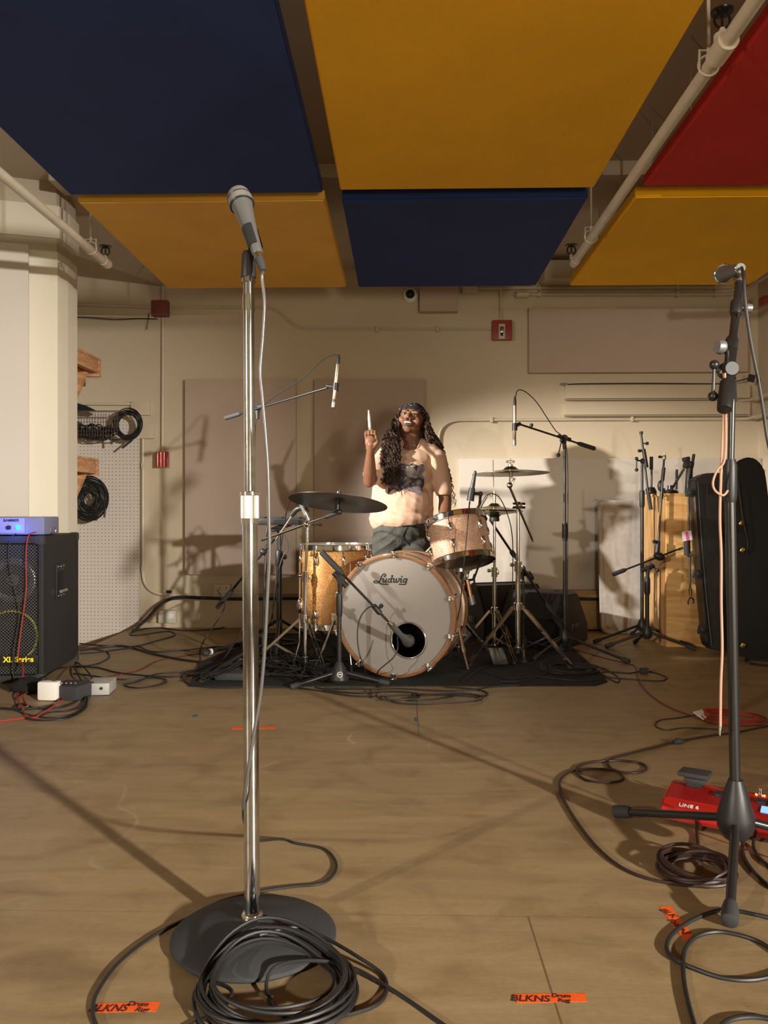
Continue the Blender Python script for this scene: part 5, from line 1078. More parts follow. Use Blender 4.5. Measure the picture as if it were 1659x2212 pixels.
# rod with pick-up grabber hanging by the case
r = thing('stand_rod', 'thin rod with black grip, barcode sticker and forked clip by the case', 'stand part', P(1491,1305,5.12))
b = B(); b.cyl(P(1487,1075,5.14), P(1491,1275,5.10), .0065); part('rod', b, 'blackmetal', r)
b = B(); b.cyl(P(1482,1150,5.09), P(1484,1200,5.09), .019); b.cyl(P(1484,1198,5.09), P(1496,1199,5.07), .012,.009); part('rubber_grip', b, 'rubber', r)
st = B(); A4 = [P(1473,1149,5.066),P(1493,1146,5.066),P(1496,1166,5.066),P(1475,1170,5.066)]; st.hexa(A4, [q+V((0,.002,0)) for q in A4]); sk = part('barcode_sticker', st, 'tagwhite', r)
st = B(); A4 = [P(1480,1149,5.064),P(1486,1148,5.064),P(1489,1167,5.064),P(1483,1168,5.064)]; st.hexa(A4, [q+V((0,.001,0)) for q in A4]); part('pink_stripe', st, 'pink', sk)
b = B(); b.cyl(P(1491,1272,5.1), P(1492,1287,5.1), .012,.009); part('clip_socket', b, 'brass', r)
b = B(); b.tube(spline([P(1487,1306,5.1),P(1487,1298,5.1),P(1492,1291,5.1),P(1498,1296,5.1),P(1497,1304,5.1)], 5), .005); part('forked_clip', b, 'blackplastic', r)
# ================================================================ left amp stack
Rb = M.Rotation(math.radians(7.5), 4, 'Z'); cn = V((P(94,0,4.08).x, 4.08, 0)); ux = Rb.to_3x3() @ V((1,0,0)); uy = Rb.to_3x3() @ V((0,1,0)); HC = .785; WC = .62; DC = .66
def A3(x, y, z): return cn + ux*x + uy*y + V((0,0,z))   # x negative to the left, y back
R3 = Rb.to_3x3().to_4x4()
r = thing('speaker_cabinet', 'black bass speaker cabinet with metal grille at the left edge', 'speaker', A3(-.3,.3,0))
b = B(); b.box(A3(-WC/2,DC/2+.03,HC/2+.01), (WC,DC-.06,HC-.02), R3, bev=.012); part('cabinet', b, 'tolex', r)
b = B(); 
for (x, z, sx, sz) in ((-WC/2,HC-.02,WC,.04),(-WC/2,.02,WC,.04),(-.014,HC/2,.028,HC-.08),(-WC+.014,HC/2,.028,HC-.08)): b.box(A3(x,.03,z), (sx,.06,sz), R3, bev=.006)
part('front_frame', b, 'tolex', r)
b = B(); b.box(A3(-WC/2,.056,HC/2), (WC-.05,.006,HC-.07), R3); part('baffle', b, 'blackplastic', r)
for (x, z, rr, ring) in ((-.175,.545,.12,0),(-.18,.245,.135,1)):
    fmm = frame(A3(x,.05,z), -uy); b = B(); b.lathe([(0,-.0),(rr*.25,.002),(rr*.3,-.02),(rr*.86,.002),(rr*.93,.008),(rr,.004),(rr,0)], fmm, 48); w_ = part('woofer', b, 'steelgrey' if not ring else 'blackmetal', r)
    if ring: b = B(); b.torus(frame(A3(x,.042,z), -uy), rr*1.0, .005, 48); part('yellow_ring', b, 'yellowglow', w_)
b = B(); b.box(A3(-WC/2,.018,HC/2), (WC-.06,.003,HC-.09), R3); part('grille', b, 'grille', r, 'perforated metal grille', smooth=False)
b = B(); bc = A3(-.130,.008,.118); b.box(bc, (.20,.006,.055), R3, bev=.002); bd = part('badge', b, 'blackmetal', r)
tm = M((( ux.x,0,-uy.x,0),(ux.y,0,-uy.y,0),(0,1,0,0),(0,0,0,1))); tm.translation = bc - uy*.0042 + V((0,0,.006))
part('badge_lettering', textmesh('XL Series', .040, tm, .0006, .0012), 'yellowglow', bd, smooth=False)
for x in (0,-WC):
    for y in (.0,DC):
        for z in (0,HC):
            s = -1 if x == 0 else 1; b = B(); b.box(A3(x+s*.022,y+(.022 if y==0 else -.022),z+(-.022 if z else .022)), (.052,.052,.052), R3, bev=.014); part('corner_protector', b, 'rubber', r)
b = B(); hc_ = A3(.004,.27,.52); b.box(hc_, (.008,.14,.20), R3, bev=.006); hnd = part('side_handle', b, 'blackplastic', r)
b = B(); b.box(hc_+ux*.006, (.006,.10,.12), R3, bev=.004); part('handle_recess', b, 'darkgap', hnd)
b = B()
for dz in (-.08,.085):
    for dy in (-.05,0,.05): b.ball(hc_+ux*.006+uy*dy+V((0,0,dz)), .006)
b.cyl(hc_+ux*.02-uy*.05+V((0,0,-.055)), hc_+ux*.02+uy*.05+V((0,0,-.055)), .009); part('handle_bar', b, 'chrome', hnd)
for (x, y) in ((-.06,.07),(-WC+.06,.07),(-.06,DC-.07),(-WC+.06,DC-.07)):
    b = B(); b.cyl(A3(x,y,0), A3(x,y,.02), .02); part('rubber_foot', b, 'rubber', r)
# small amp head
AY = .06; r = thing('amplifier_head', 'small compact amplifier head with blue light on the speaker cabinet', 'amplifier', A3(-.2,.2,HC))
b = B(); b.box(A3(-.195,.06+.13,HC+.054), (.36,.26,.098), R3, bev=.010); part('case', b, 'ampbody', r)
for x in (-.35,-.04):
    for y in (.1,.28): b = B(); b.cyl(A3(x,y,HC), A3(x,y,HC+.008), .012); part('rubber_foot', b, 'rubber', r)
pcx = A3(-.215,.056,HC+.056); b = B(); b.box(pcx, (.20,.006,.082), R3, bev=.002); plt = part('face_plate', b, 'ampplate', r)
tm = tm.copy(); tm.translation = A3(-.185,.0525,HC+.083); part('plate_lettering', textmesh('BAMMER', .021, tm, .0004, .0006), 'ink' if 0 else 'blacksq', plt, smooth=False)
b = B(); b.lathe([(0,0),(.012,0),(.011,.014),(0,.014)], frame(A3(-.195,.052,HC+.045), -uy), 20); part('control_knob', b, 'blueled' if 0 else 'blacksq', r)
b = B(); b.lathe([(0,0),(.012,0),(.011,.014),(0,.014)], frame(A3(-.255,.052,HC+.045), -uy), 20); part('control_knob', b, 'blacksq', r)
b = B(); b.ball(A3(-.150,.048,HC+.046), .012); part('pilot_light', b, 'blueled', r, 'glowing blue pilot light')
pl_ = bpy.data.lights.new('pilot_glow', 'POINT'); pl_.energy = .9; pl_.color = (.04,.10,1); pl_.shadow_soft_size = .01; po = bpy.data.objects.new('pilot_glow', pl_); C.objects.link(po); po.location = A3(-.150,-.06,HC+.02)
b = B(); b.torus(frame(A3(.0,.16,HC+.028), (0,-1,.2)), .016, .0022); part('dangling_ring', b, 'nickel', r)
# cables of the stack
cable('thin red cable hanging down the front of the speaker cabinet', [A3(-.05,.10,HC+.02), A3(-.075,.0,HC+.004), A3(-.085,-.012,HC-.10), A3(-.084,-.014,HC-.28), A3(-.105,-.016,.32), A3(-.12,-.03,.14), P(50,1440,3.98), *fl([(48,1500),(60,1525,.01)], .003)], .0034, 'cablered')
cable('thin black cable draped down the grille left of the red one', [A3(-.16,.05,HC+.01), A3(-.17,-.004,HC-.02), A3(-.17,-.012,HC-.15), A3(-.13,-.014,.45), A3(-.12,-.014,.35), A3(-.15,-.02,.14), *fl([(30,1478),(20,1495)], .004)], .003)
r = thing('power_box', 'low black power distribution box on the floor by the cabinet', 'power box', G(130,1500))
c = G(128,1516); Rp = M.Rotation(-.25,4,'Z'); b = B(); b.box(c+V((.02,.09,.035)), (.16,.14,.07), Rp, bev=.006); part('housing', b, 'rubber', r)
for k in range(4): b = B(); b.ball(c+V((.0+k*.022,.03,.083)), .006); part('indicator', b, 'chrome', r)
b = B(); b.box(G(124,1505)+V((-.008,-.07,.048)), (.100,.05,.092), M.Rotation(-.08,4,'Z'), bev=.012); solo('wall_adapter', 'square white plug-in power adapter on the black power box', 'power adapter', b, 'white')
r = thing('di_box', 'small silver direct box with jacks on the floor beside the cables', 'di box', G(215,1508)); c = G(205,1504); Rd = M.Rotation(.12,4,'Z')
b = B(); b.box(c+V((.0,.08,.033)), (.115,.15,.058), Rd, bev=.004); part('housing', b, 'disilver', r)
for (dx, dz) in ((-.035,.045),(-.035,.022),(-.055,.035),(.03,.04)):
    b = B(); q = c+V((dx,.004+dx*.12,dz-.002)); b.lathe([(0,0),(.007,0),(.007,.006),(.003,.007),(0,.002)], frame(q, (0.1,-1,0)), 16); part('jack', b, 'blackmetal', r)
b = B(); b.box(c+V((.0,.08,.003)), (.105,.14,.006), Rd); part('rubber_base', b, 'rubber', r)
b = B(); b.ball(G(52,1500)+V((0,.05,.03)), (.10,.06,.042)); bmesh.ops.subdivide_edges(b.bm, edges=b.bm.edges[:], cuts=1)
for v_ in b.bm.verts: v_.co += V((noise.noise(v_.co*22), noise.noise(v_.co*22+V((5,0,0))), noise.noise(v_.co*22+V((0,7,0)))))*.018; v_.co.z = max(v_.co.z, .003)
solo('gear_pouch', 'crumpled olive cloth pouch on the floor before the speaker cabinet', 'pouch', b, 'clothcase')
def path(label, pp, r=.0042, m='cable', lift=0.0, **k): return cable(label, fl(pp, r, lift), r, m, **k)
path('thick black cable curving from the amp stack to the rug', [(172,1405),(260,1395),(330,1412),(400,1426),(470,1432),(560,1436)], .0075)
path('thick black cable bundle lying along the floor beside the cabinet', [(172,1412),(220,1408),(280,1400),(300,1396),(330,1408),(400,1405),(440,1400),(560,1390)], .006, lift=.006)
path('black cable folded back in a long hairpin near the pegboard', [(172,1390),(230,1395),(290,1396),(340,1384),(378,1372),(360,1364),(300,1372),(280,1370),(296,1362),(340,1356),(400,1362),(470,1358),(540,1340)], .0045)
path('black cable running along the floor under the wall outlets', [(304,1342),(330,1338),(360,1349),(400,1346),(440,1338),(470,1346),(540,1350),(600,1352)], .0045)
path('dark red cable trailing from the rug to the power box', [(560,1395),(500,1402),(440,1410),(380,1420),(340,1428),(300,1448),(250,1458),(190,1472),(160,1482,.04)], .003, 'cabledkred')
path('black cable with a wide double loop in front of the rug corner', [(560,1432),(480,1438),(400,1450),(340,1456),(300,1472),(270,1480),(300,1486),(350,1478),(358,1468),(320,1464),(260,1468),(200,1460),(160,1455)], .0042, lift=.004)
path('black cable crossing low in front of the speaker cabinet foot', [(160,1440),(210,1442),(250,1452),(300,1458),(360,1462),(420,1458),(500,1448)], .0045)
path('black cable loop swinging out below the silver direct box', [(196,1490),(190,1515),(165,1540),(120,1550),(80,1548),(50,1540),(30,1530),(45,1520),(80,1530),(130,1528),(165,1515),(180,1500)], .0042)
path('second black cable loop below the power box', [(185,1495),(180,1522),(150,1535),(110,1538),(90,1545),(60,1552),(100,1556),(150,1550),(185,1530),(190,1505)], .0042, lift=.005)
path('thin red cable lying in open loops before the power box', [(50,1532),(36,1500),(60,1478),(100,1474),(130,1488),(125,1515),(95,1538),(70,1550),(50,1535),(40,1510),(60,1495),(90,1480),(140,1490),(135,1510),(110,1530)], .003, 'cablered', lift=.01)
path('thin red cable leaving the loops toward the left frame edge', [(-40,1564),(0,1558),(50,1552),(100,1548)], .0032, 'cablered')
path('black cable running off the left edge of the photo near the floor loops', [(-40,1535),(0,1530),(40,1532),(90,1528),(120,1522)], .006)
path('black cable arching out beside the power box', [(120,1470,.10),(150,1440,.06),(190,1438,.02),(215,1432),(236,1420),(230,1408),(200,1402)], .004)
path('small black cable ring between cabinet and direct box', [(165,1430),(185,1445,.03),(200,1470,.01),(185,1480),(170,1460,.02),(160,1440,.01)], .004)
# rug left clutter
tangle('tangled black cables fanning over the left end of the rug', lambda i: [G(rnd(415,450),rnd(1455,1470),.02+rnd(0,.03)), G(rnd(470,500),rnd(1430,1455),.02+rnd(0,.04)), G(rnd(520,560),rnd(1395,1450),.02+rnd(0,.05)), G(rnd(570,640),rnd(1380,1460),.015+rnd(0,.03)), G(rnd(650,760),rnd(1400,1478),.012+rnd(0,.015))], 26, .0042, 'cable')
r = thing('umbrella_roll', 'slim black rolled item with round knob lying on the cables at left', 'rolled item', G(440,1412)); b = B(); b.cyl(G(450,1408,.05), G(520,1390,.07), .014); part('roll', b, 'blackmetal', r); b = B(); b.ball(G(444,1411,.05), (.024,.02,.02)); part('knob', b, 'rubber', r); b = B(); b.cyl(G(453,1408,.05), G(457,1407,.051), .019); part('white_band', b, 'tagwhite', r)
b = B(); c = G(510,1465,.02); b.box(c+V((0,.03,.012)), (.22,.12,.04), M.Rotation(-.05,4,'Z'), bev=.012); solo('effects_pedal', 'low flat black pedal half buried under cables on the rug left', 'pedal', b, 'rubber')
cable('black cable rising from the rug clutter up toward the hidden boom stand', [*fl([(436,1445),(432,1410)], .01), P(440,1385,4.5), P(470,1340,4.6), P(485,1310,4.7), P(478,1290,5.2), P(470,1275,5.9)], .0042)
ringcoil('flat coil of black cable on the right part of the rug', G(1230,1452), .17, .13, 9, .006, 'cable', .0034, hz=lambda x,y: RZ+.001, spread=.35, jitter=.03)
path('black cable lying across the rug before the cymbal stand', [(990,1440),(1060,1455),(1100,1466),(1160,1462),(1240,1470),(1300,1468,-.0)], .003, lift=RZ+.001)
path('black cable snaking over the rug beside the bass drum', [(1000,1470),(1050,1440),(1120,1430),(1180,1450),(1130,1470),(1080,1472)], .003, lift=RZ+.004)
# cables heaped before the rug
lab = ['outermost', 'second', 'third', 'fourth', 'innermost']
path('long black cable edging the rug front, left half', [(620,1482),(700,1494),(760,1503),(820,1504),(900,1500),(980,1502),(1040,1504),(1052,1496),(1020,1488),(960,1484)], .004)
path('black cable lying in a wide flat oval before the bass drum', [(830,1504),(850,1516),(900,1521),(970,1518),(1030,1514),(1040,1504),(1000,1498),(930,1500),(880,1508),(900,1514),(960,1508),(985,1502)], .004, lift=.006)
path('black cable oval left of centre in front of the rug', [(812,1500),(822,1510),(860,1512),(900,1508),(905,1500),(870,1494),(825,1494),(812,1500)], .004, lift=.012)
path('black cable stretched along the rug front toward the right', [(700,1486),(780,1488),(860,1487),(960,1492),(1020,1490),(1060,1484),(1120,1480)], .004, lift=.012)
path('black cable with small bight below the kick stand leg', [(680,1484),(730,1494),(790,1497),(800,1490),(770,1486),(720,1488),(700,1492)], .004, lift=.008)
path('black cable curving around the left rug corner', [(470,1436),(405,1452),(396,1462),(412,1478),(470,1485),(560,1484),(620,1484)], .0048, lift=.003)
cable('black cable swinging up beside the chrome pole over the rug', [*fl([(640,1470),(600,1440)], .012), P(585,1420,4.5), P(595,1395,4.5), *fl([(660,1440),(700,1470)], .012)], .0034)
# ================================================================ drummer
YD = 5.10
def D(x, y, dy=0.0): return P(x, y, YD+dy)
def caps(b, pts, rs, seg=18):
    pts = [V(p) for p in pts]
    for i in range(len(pts)-1): b.cyl(pts[i], pts[i+1], rs[i], rs[i+1], seg)
    for p, r_ in zip(pts, rs): b.ball(p, r_*.995, None, seg, 10)
def remesh(b, vox, it=6, fac=.5):
    bmesh.ops.recalc_face_normals(b.bm, faces=b.bm.faces)
    me = bpy.data.meshes.new('tmp'); b.bm.to_mesh(me); b.bm.free(); o = bpy.data.objects.new('tmp', me); C.objects.link(o)
    m = o.modifiers.new('r', 'REMESH'); m.mode = 'VOXEL'; m.voxel_size = vox; m.use_smooth_shade = True
    s = o.modifiers.new('s', 'SMOOTH'); s.factor = fac; s.iterations = it
    dg = bpy.context.evaluated_depsgraph_get(); out = bpy.data.meshes.new_from_object(o.evaluated_get(dg)); bpy.data.objects.remove(o)
    nb = B(); nb.addmesh(out); return nb
hu = V((.20, .20, .96)).normalized(); hf = V((-.26, -.95, .0)); hf = (hf - hu*hf.dot(hu)).normalized(); hr = hf.cross(hu).normalized()
if hr.x < 0: hr = -hr
Hc = D(890, 908)
HM = M((hr*1.12, hf*1.05, hu*1.04)).transposed().to_4x4(); HM.translation = Hc; HR = HM.to_3x3().to_4x4()
def h(x, y, z): return HM @ V((x, y, z))
foot = [V((D(826,0).x, YD-.02, 0)), V((D(908,0).x, YD-.02, 0))]
r = thing('person', 'long-haired drummer in peach t-shirt and grey jeans, raising a drumstick behind the kit', 'person', V((D(866,0).x, YD, RZ)))
b = B()
caps(b, [D(884,985), D(888,955), h(0,-.015,-.055)], [.078,.062,.058])
b.ball(h(0,-.012,.014), (.079,.096,.097), HR, 28, 18); b.ball(h(0,.018,-.046), (.064,.064,.060), HR, 24, 16); b.ball(h(0,.060,-.083), (.026,.020,.020), HR)
for s in (-1,1):
    b.ball(h(s*.043,.048,-.022), (.028,.030,.030), HR); b.ball(h(s*.076,-.005,-.004), (.010,.018,.028), HR)
    b.ball(h(s*.013,.094,-.021), (.010,.011,.008), HR); b.ball(h(s*.030,.075,.030), (.026,.014,.009), HR)
    b.ball(h(s*.031,.068,.012), (.019,.016,.013), HR)
caps(b, [h(0,.082,.018), h(0,.104,-.015)], [.009,.0125], 12)
b.ball(h(0,.076,-.050), (.034,.018,.022), HR)
b.ball(D(880,1010,.01), (.145,.10,.15)); b.ball(D(872,1085,.01), (.14,.10,.15)); b.ball(D(866,1150), (.15,.11,.13)); caps(b, [D(838,978,.02), D(935,982,.02)], [.052,.052])
# raised arm (viewer left)
S, E, Wr, Hd = D(828,984,.01), D(798,1040,-.20), D(800,977,-.33), D(801,960,-.35)
caps(b, [S, S.lerp(E,.5), E, E.lerp(Wr,.35), Wr, Hd], [.053,.047,.040,.042,.025,.027])
b.ball(D(801,955,-.345), (.038,.018,.042)); b.ball(D(801,967,-.345), (.032,.018,.030))
for dx, L_, tw in ((-.029,.052,.0),(-.010,.062,0),(.010,.064,0),(.028,.056,0)):
    p0 = D(801,947,-.345)+V((dx,0,.0)); caps(b, [p0, p0+V((dx*.1,-.010,L_*.55)), p0+V((0,-.034,L_*.72)), p0+V((0,-.048,L_*.36))], [.0105,.0095,.0088,.0078], 10)
tb = D(808,965,-.355); caps(b, [tb, tb+V((.026,-.022,.032)), tb+V((.014,-.040,.055))], [.014,.011,.0095], 10)
# lowered arm (viewer right)
S2, E2, W2 = D(945,990,.01), D(962,1078,.05), D(958,1140,-.10)
caps(b, [S2, S2.lerp(E2,.5), E2, E2.lerp(W2,.35), W2], [.053,.049,.043,.044,.027])
hp_ = D(957,1154,-.14); b.ball(hp_, (.034,.030,.042)); sd = (D(905,1209,-.36)-D(965,1150,-.10)).normalized()
for k in range(4):
    p0 = hp_ + V((-.012+.0*k,-.005,.0)) + sd*(-.03+.02*k)*.9; caps(b, [p0+V((.02,-.015,.02)), p0+V((-.012,-.032,.012)), p0+V((-.020,-.026,-.012)), p0+V((-.006,-.014,-.020))], [.0105,.0098,.009,.008], 10)
caps(b, [hp_+V((.01,-.01,.03)), hp_+V((-.02,-.02,.03)), hp_+V((-.035,-.028,.014))], [.013,.011,.009], 10)
# legs
K = [D(822,1290,-.05), D(908,1290,-.03)]
for i, hx in enumerate((836, 894)):
    caps(b, [D(hx,1178), K[i], foot[i]+V((0,0,.09))], [.088,.056,.040]); b.ball(foot[i]+V((0,-.06,.055)), (.042,.11,.035))
body = part('body', remesh(b, .0042, 5, .5), 'skin', r)
# shirt
b = B()
caps(b, [D(846,972,.02), D(930,979,.02)], [.070,.070]); caps(b, [D(868,964,.02), D(908,966,.02)], [.062,.062]); b.ball(D(886,990,.01), (.16,.10,.085)); b.ball(D(880,1022,.0), (.168,.125,.13)); b.ball(D(872,1075,-.005), (.172,.138,.13)); b.ball(D(868,1120,-.005), (.185,.142,.10), M.Rotation(.03,4,'Y'))
caps(b, [D(835,984,.01), D(808,1024,-.12)], [.066,.074]); caps(b, [D(943,990,.01), D(958,1058,.035)], [.068,.060])
caps(b, [D(832,1010,.02), D(824,1070,.01), D(821,1124,.0)], [.066,.066,.072]); caps(b, [D(914,1020,.02), D(916,1070,.02), D(914,1124,.0)], [.060,.062,.068])
b.ball(D(876,1085,-.01), (.165,.135,.17))
sb = remesh(b, .006, 9, .5)
zh = D(0,1135).z
def cut(bb, co, no):
    bmesh.ops.bisect_plane(bb.bm, geom=bb.bm.verts[:]+bb.bm.edges[:]+bb.bm.faces[:], plane_co=co, plane_no=no, clear_outer=True)
cut(sb, V((0,0,zh)), V((.12,0,-1)))
for v_ in sb.bm.verts:
    q = v_.co; fx_ = (q.x-D(870,0).x); fz_ = (q.z-zh); w_ = max(0, min(1, (.42-fz_)/.30))*max(0, min(1, (D(0,0).y-q.y)/.05+.6))
    c1_q = math.sin((fz_*1.0+fx_*.55+.05*noise.noise(q*5))*62)*.5+.5; c2_q = math.sin((fz_*.8-fx_*.9+.06*noise.noise(q*4+V((9,0,0))))*48)*.5+.5
    v_.co += v_.normal*((c1_q**4*.007*max(0,noise.noise(q*4+V((0,4,0)))+.35) + c2_q**4*.005*max(0,noise.noise(q*4+V((0,0,8)))+.25))*w_ + noise.noise(q*7)*.0012)
sleeve_end = D(799,1036,-.17); 
bmesh.ops.delete(sb.bm, geom=[f for f in sb.bm.faces if (f.calc_center_median()-sleeve_end).length < .072 and (f.calc_center_median()-sleeve_end).dot((E-S).normalized()) > .012], context='FACES')
s2 = D(960,1075,.045)
bmesh.ops.delete(sb.bm, geom=[f for f in sb.bm.faces if f.calc_center_median().x > D(938,0).x and f.calc_center_median().z < D(0,1070).z], context='FACES')
nk = D(888,954)
bmesh.ops.delete(sb.bm, geom=[f for f in sb.bm.faces if math.hypot((f.calc_center_median().x-nk.x)/1.08, f.calc_center_median().y-(nk.y+.005)) < .066 and f.calc_center_median().z > nk.z-.045 and f.calc_center_median().y < YD+.2], context='FACES')
zs = D(0,1070).z
for v_ in sb.bm.verts:
    if v_.is_boundary and v_.co.x > D(936,0).x and abs(v_.co.z-zs) < .02: v_.co.z = zs + .004*math.sin(v_.co.y*40)
loops = []; es = {e for e in sb.bm.edges if e.is_boundary and abs((e.verts[0].co-nk).length) < .14}
adj = {}
for e in es:
    for v_ in e.verts: adj.setdefault(v_, []).append(e.other_vert(v_))
ring = []
if adj:
    st_ = next(iter(adj)); cur, prev = st_, None
    while True:
        ring.append(cur.co.copy()); nx_ = [q for q in adj[cur] if q is not prev]
        if not nx_: break
        prev, cur = cur, nx_[0]
        if cur is st_ or len(ring) > 600: break
for _ in range(14): ring = [(ring[i-1]+ring[i]*2+ring[(i+1)%len(ring)])/4 for i in range(len(ring))]
sb.bm.normal_update(); bvh = BVHTree.FromBMesh(sb.bm)
tsh = part('t_shirt', sb, 'shirt', r)
b = B(); b.tube(ring, .0062, 8, closed=True); part('collar', b, 'shirt', tsh)
def onshirt(px, py, off=.0025):
    d = (P(px, py, 6)-CAM).normalized(); loc, nn, i, dist = bvh.ray_cast(CAM, d)
    return (loc - d*off) if loc is not None else None
def cloth_grid(fn, inside, nx, ny, off):
    b = B(); gr = {}
    for jj in range(ny+1):
        for ii in range(nx+1):
            x, y = fn(ii/nx, jj/ny)
            q = onshirt(x, y, off)
            if q is not None: gr[ii,jj] = b.bm.verts.new(q)
    for jj in range(ny):
        for ii in range(nx):
            if not inside((ii+.5)/nx, (jj+.5)/ny): continue
            ks = [(ii,jj),(ii+1,jj),(ii+1,jj+1),(ii,jj+1)]
            if all(k in gr for k in ks): b.bm.faces.new([gr[k] for k in ks])
    bmesh.ops.delete(b.bm, geom=[v for v in b.bm.verts if not v.link_faces], context='VERTS'); return b
def rag(u, v):
    m = min(u, 1-u, v, (1-v)*1.1) ; return m > .05+.09*noise.noise(V((u*7, v*7, 3.1))) and (v < .80+.22*noise.noise(V((u*5, 1.7, 0))))
part('shirt_print', cloth_grid(lambda u, v: (834+(921-834)*u-5*v*u, 999+78*v+6*u*v), rag, 120, 108, .0022), 'shirtprint', tsh)
part('print_highlight', cloth_grid(lambda u, v: (876+26*u+3*v, 1003+32*v), lambda u, v: (u-.5+.16*math.sin(v*5))**2/.17+(v-.5)**2/.22 + .5*noise.noise(V((u*4,v*4,2))) < 1, 60, 64, .0042), 'printpale', tsh)
# jeans
b = B(); b.ball(D(864,1154,.0), (.184,.138,.105)); b.ball(D(864,1130,.0), (.166,.122,.07))
for i, hx in enumerate((834, 896)):
    caps(b, [D(hx,1180), D(hx,1180).lerp(K[i],.5), K[i], foot[i]+V((0,0,.08))], [.110,.090,.070,.058])
jb_ = remesh(b, .007, 5, .5); cut(jb_, V((0,0,D(0,1126).z)), V((0,0,1))); cut(jb_, V((0,0,.05)), V((0,0,-1)))
for v_ in jb_.bm.verts:
    q = v_.co; v_.co += v_.normal*((math.sin((q.z*1.1+abs(q.x-D(865,0).x)*.9+.05*noise.noise(q*5))*75)*.5+.5)**3*.008*max(0,noise.noise(q*4)+.4))
je = part('jeans', jb_, 'jeans', r)
b = B(); b.tube([D(868,1134,-.142), D(868,1150,-.146), D(866,1172,-.138)], .003, 6); part('fly_seam', b, 'jeans', je)
for i in (0,1):
    b = B(); b.ball(foot[i]+V((0,-.06,.058+RZ)), (.050,.135,.050)); q = foot[i]; b.box(q+V((0,-.06,.018+RZ)), (.098,.27,.026), bev=.010); cutb = b; part('shoe', remesh(b, .008, 3, .5), 'rubber', r)
# face
for s in (-1,1):
    b = B(); b.ball(h(s*.031,.0765,.0085), (.0125,.0095,.0046), HR); ey = part('eye', b, 'eyewhite', r)
    b = B(); b.ball(h(s*.030,.0835,.0085), (.0052,.0040,.0055), HR); part('iris', b, 'dark', ey)
    b = B(); b.tube([h(s*.017,.0835,.0125), h(s*.024,.0860,.0155), h(s*.033,.0855,.0160), h(s*.043,.0795,.0115)], .0022, 6); part('eyelid', b, 'dark', ey)
    b = B(); b.tube(spline([h(s*.014,.0890,.0290), h(s*.028,.0895,.0365), h(s*.042,.0815,.0345), h(s*.050,.073,.028)], 4), .0030, 6); part('eyebrow', b, 'hair', r)
b = B(); b.ball(h(0,.0895,-.053), (.0275,.0075,.0125), HR); mo = part('mouth', b, 'dark', r)
b = B(); b.ball(h(0,.0930,-.0478), (.0235,.0062,.0058), HR); part('teeth', b, 'teeth', mo)
b = B(); b.tube(spline([h(-.032,.0825,-.041), h(-.018,.0960,-.0425), h(-.006,.1005,-.0405), h(0,.1000,-.0420), h(.006,.1005,-.0405), h(.018,.0960,-.0425), h(.032,.0825,-.041)], 4), [.002]*4+[.0042]*16+[.002]*5 , 8); part('upper_lip', b, 'lip', mo)
b = B(); b.tube(spline([h(-.032,.0825,-.042), h(-.020,.0920,-.0600), h(0,.0960,-.0680), h(.020,.0920,-.0600), h(.032,.0825,-.042)], 5), [.002]*3+[.0055]*15+[.002]*3, 8); part('lower_lip', b, 'lip', mo)
b = B(); b.ball(h(-.080,.0,-.030), .0055); part('earring', b, 'brass', r); b = B(); b.ball(h(.083,.0,-.036), .0055); part('earring', b, 'brass', r); b = B(); b.ball(h(.019,.1035,-.0215), .0022); part('nose_stud', b, 'chrome', r)
# bandana
b = B(); b.ball(h(0,-.012,.014), (.0865,.1035,.1045), HR, 48, 32); cut(b, h(0,.09,.052), -(hu*1.0-hf*.38).normalized()); ba_ = part('bandana', b, 'bandana', r)
b = B(); b.tube(spline([h(-.050,.072,.058), h(-.066,.050,.050), h(-.080,.022,.030), h(-.088,-.010,.005)], 5), [.008]*6+[.011]*5+[.006]*5, 10); b.tube(spline([h(-.050,.074,.054), h(0,.100,.048), h(.050,.072,.044), h(.080,.020,.015)], 5), .0055, 8); part('bandana_fold', b, 'bandana', ba_)
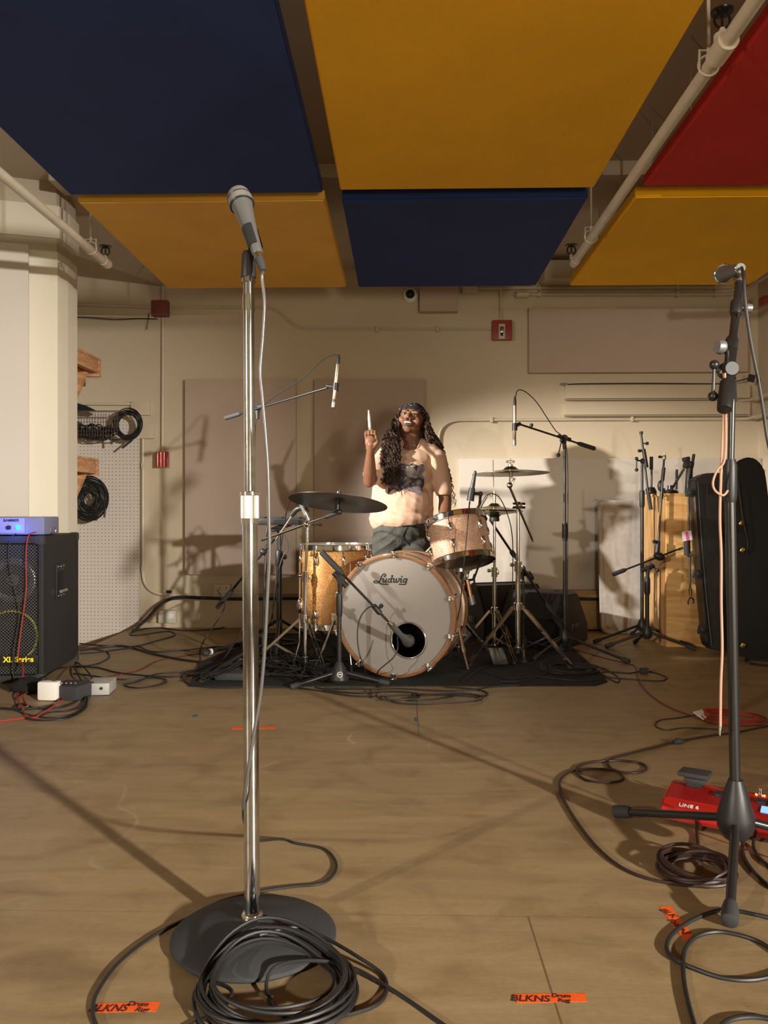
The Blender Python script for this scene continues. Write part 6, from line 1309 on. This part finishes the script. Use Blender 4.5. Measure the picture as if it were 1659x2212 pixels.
# hair: cap at the back plus curls
b = B(); b.ball(h(0,-.035,.006), (.088,.092,.100), HR, 32, 22); b.ball(h(0,-.045,-.060), (.085,.068,.085), HR, 24, 16)
def curl(pts, n, rr, amp, wl):
    sp_ = spline(pts, n); out = []; ph = rnd(0,6.3); L = 0; w1_ = rnd(.8,1.25)
    for i, p in enumerate(sp_):
        if i: L += (p-sp_[i-1]).length
        a = ph+L/wl*6.283*w1_; k = min(1, L/.08); out.append(p + V((math.cos(a)*amp*k, math.sin(a)*amp*.8*k, math.sin(a*1.3)*amp*.4*k)))
    N = len(out); b.tube(out, [rr*(1-.55*(i/N)**2) for i in range(N)], 5)
def j(s): return rnd(-s, s)
for i in range(120):   # viewer-left mass falling over the chest
    t = rnd(0,1); e = rnd(0,1)**.7
    p0 = h(-.070-.014*rnd(0,1), rnd(-.07,.040), rnd(-.03,.060)); xe = 822+t*44; ye = 985+e*66
    curl([p0, D(860-12*(1-t)+j(3),915+j(5),-.03+j(.04)), D(848-13*(1-t)+14*t+j(3),942+j(4),-.08+j(.04)), D(838-12*(1-t)+26*t+j(3),972+j(5),-.125+j(.02)), D(xe+j(3),ye,-.155+j(.015))], 15, .0052, .0080, .050)
for i in range(120):   # viewer-right mass falling behind the shoulder
    t = rnd(0,1); e = rnd(0,1)
    p0 = h(.072+.014*rnd(0,1), rnd(-.07,.03), rnd(-.04,.060)); xe = 944+30*e+j(8); ye = 980+e*62
    curl([p0, D(916+8*t+j(3),916+j(5),-.02+j(.04)), D(920+18*t+j(3),942+j(5),-.01+j(.04)), D(932+22*t+j(4),966+j(5),.03+j(.03)), D(xe,ye,.06+j(.04))], 15, .0052, .0080, .050)
for i in range(9): curl([D(950+j(6),975,.04), D(966+j(4),1010,.05), D(974+j(5),1050,.06), D(978+j(9),1090+j(14),.06)], 14, .0026, .006, .05)
for i in range(10): curl([D(850+j(8),1000,-.15), D(852+j(8),1035,-.16), D(858+j(14),1062+j(8),-.165)], 7, .0020, .004, .05)
part('hair', b, 'hair', r)
# drumsticks
def stick(label, a, z_, rr=.0082):
    a, z_ = V(a), V(z_); L = (z_-a).length; b = B(); b.lathe([(0,0),(rr*.9,.002),(rr,.008),(rr,L*.78),(rr*.55,L-.016),(rr*.62,L-.010),(rr*.45,L-.001),(0,L)], frame(a, z_-a), 16); solo('drumstick', label, 'drumstick', b, 'stick')
stick('pale drumstick held upright in the drummer\'s raised hand', D(802,960,-.325)+V((0,-.034,0)), D(797,888,-.10)+V((0,-.034,0)), .0095)
stick('pale drumstick pointing down from the lowered hand behind the bass drum', D(966,1149,-.10), D(903,1211,-.36))
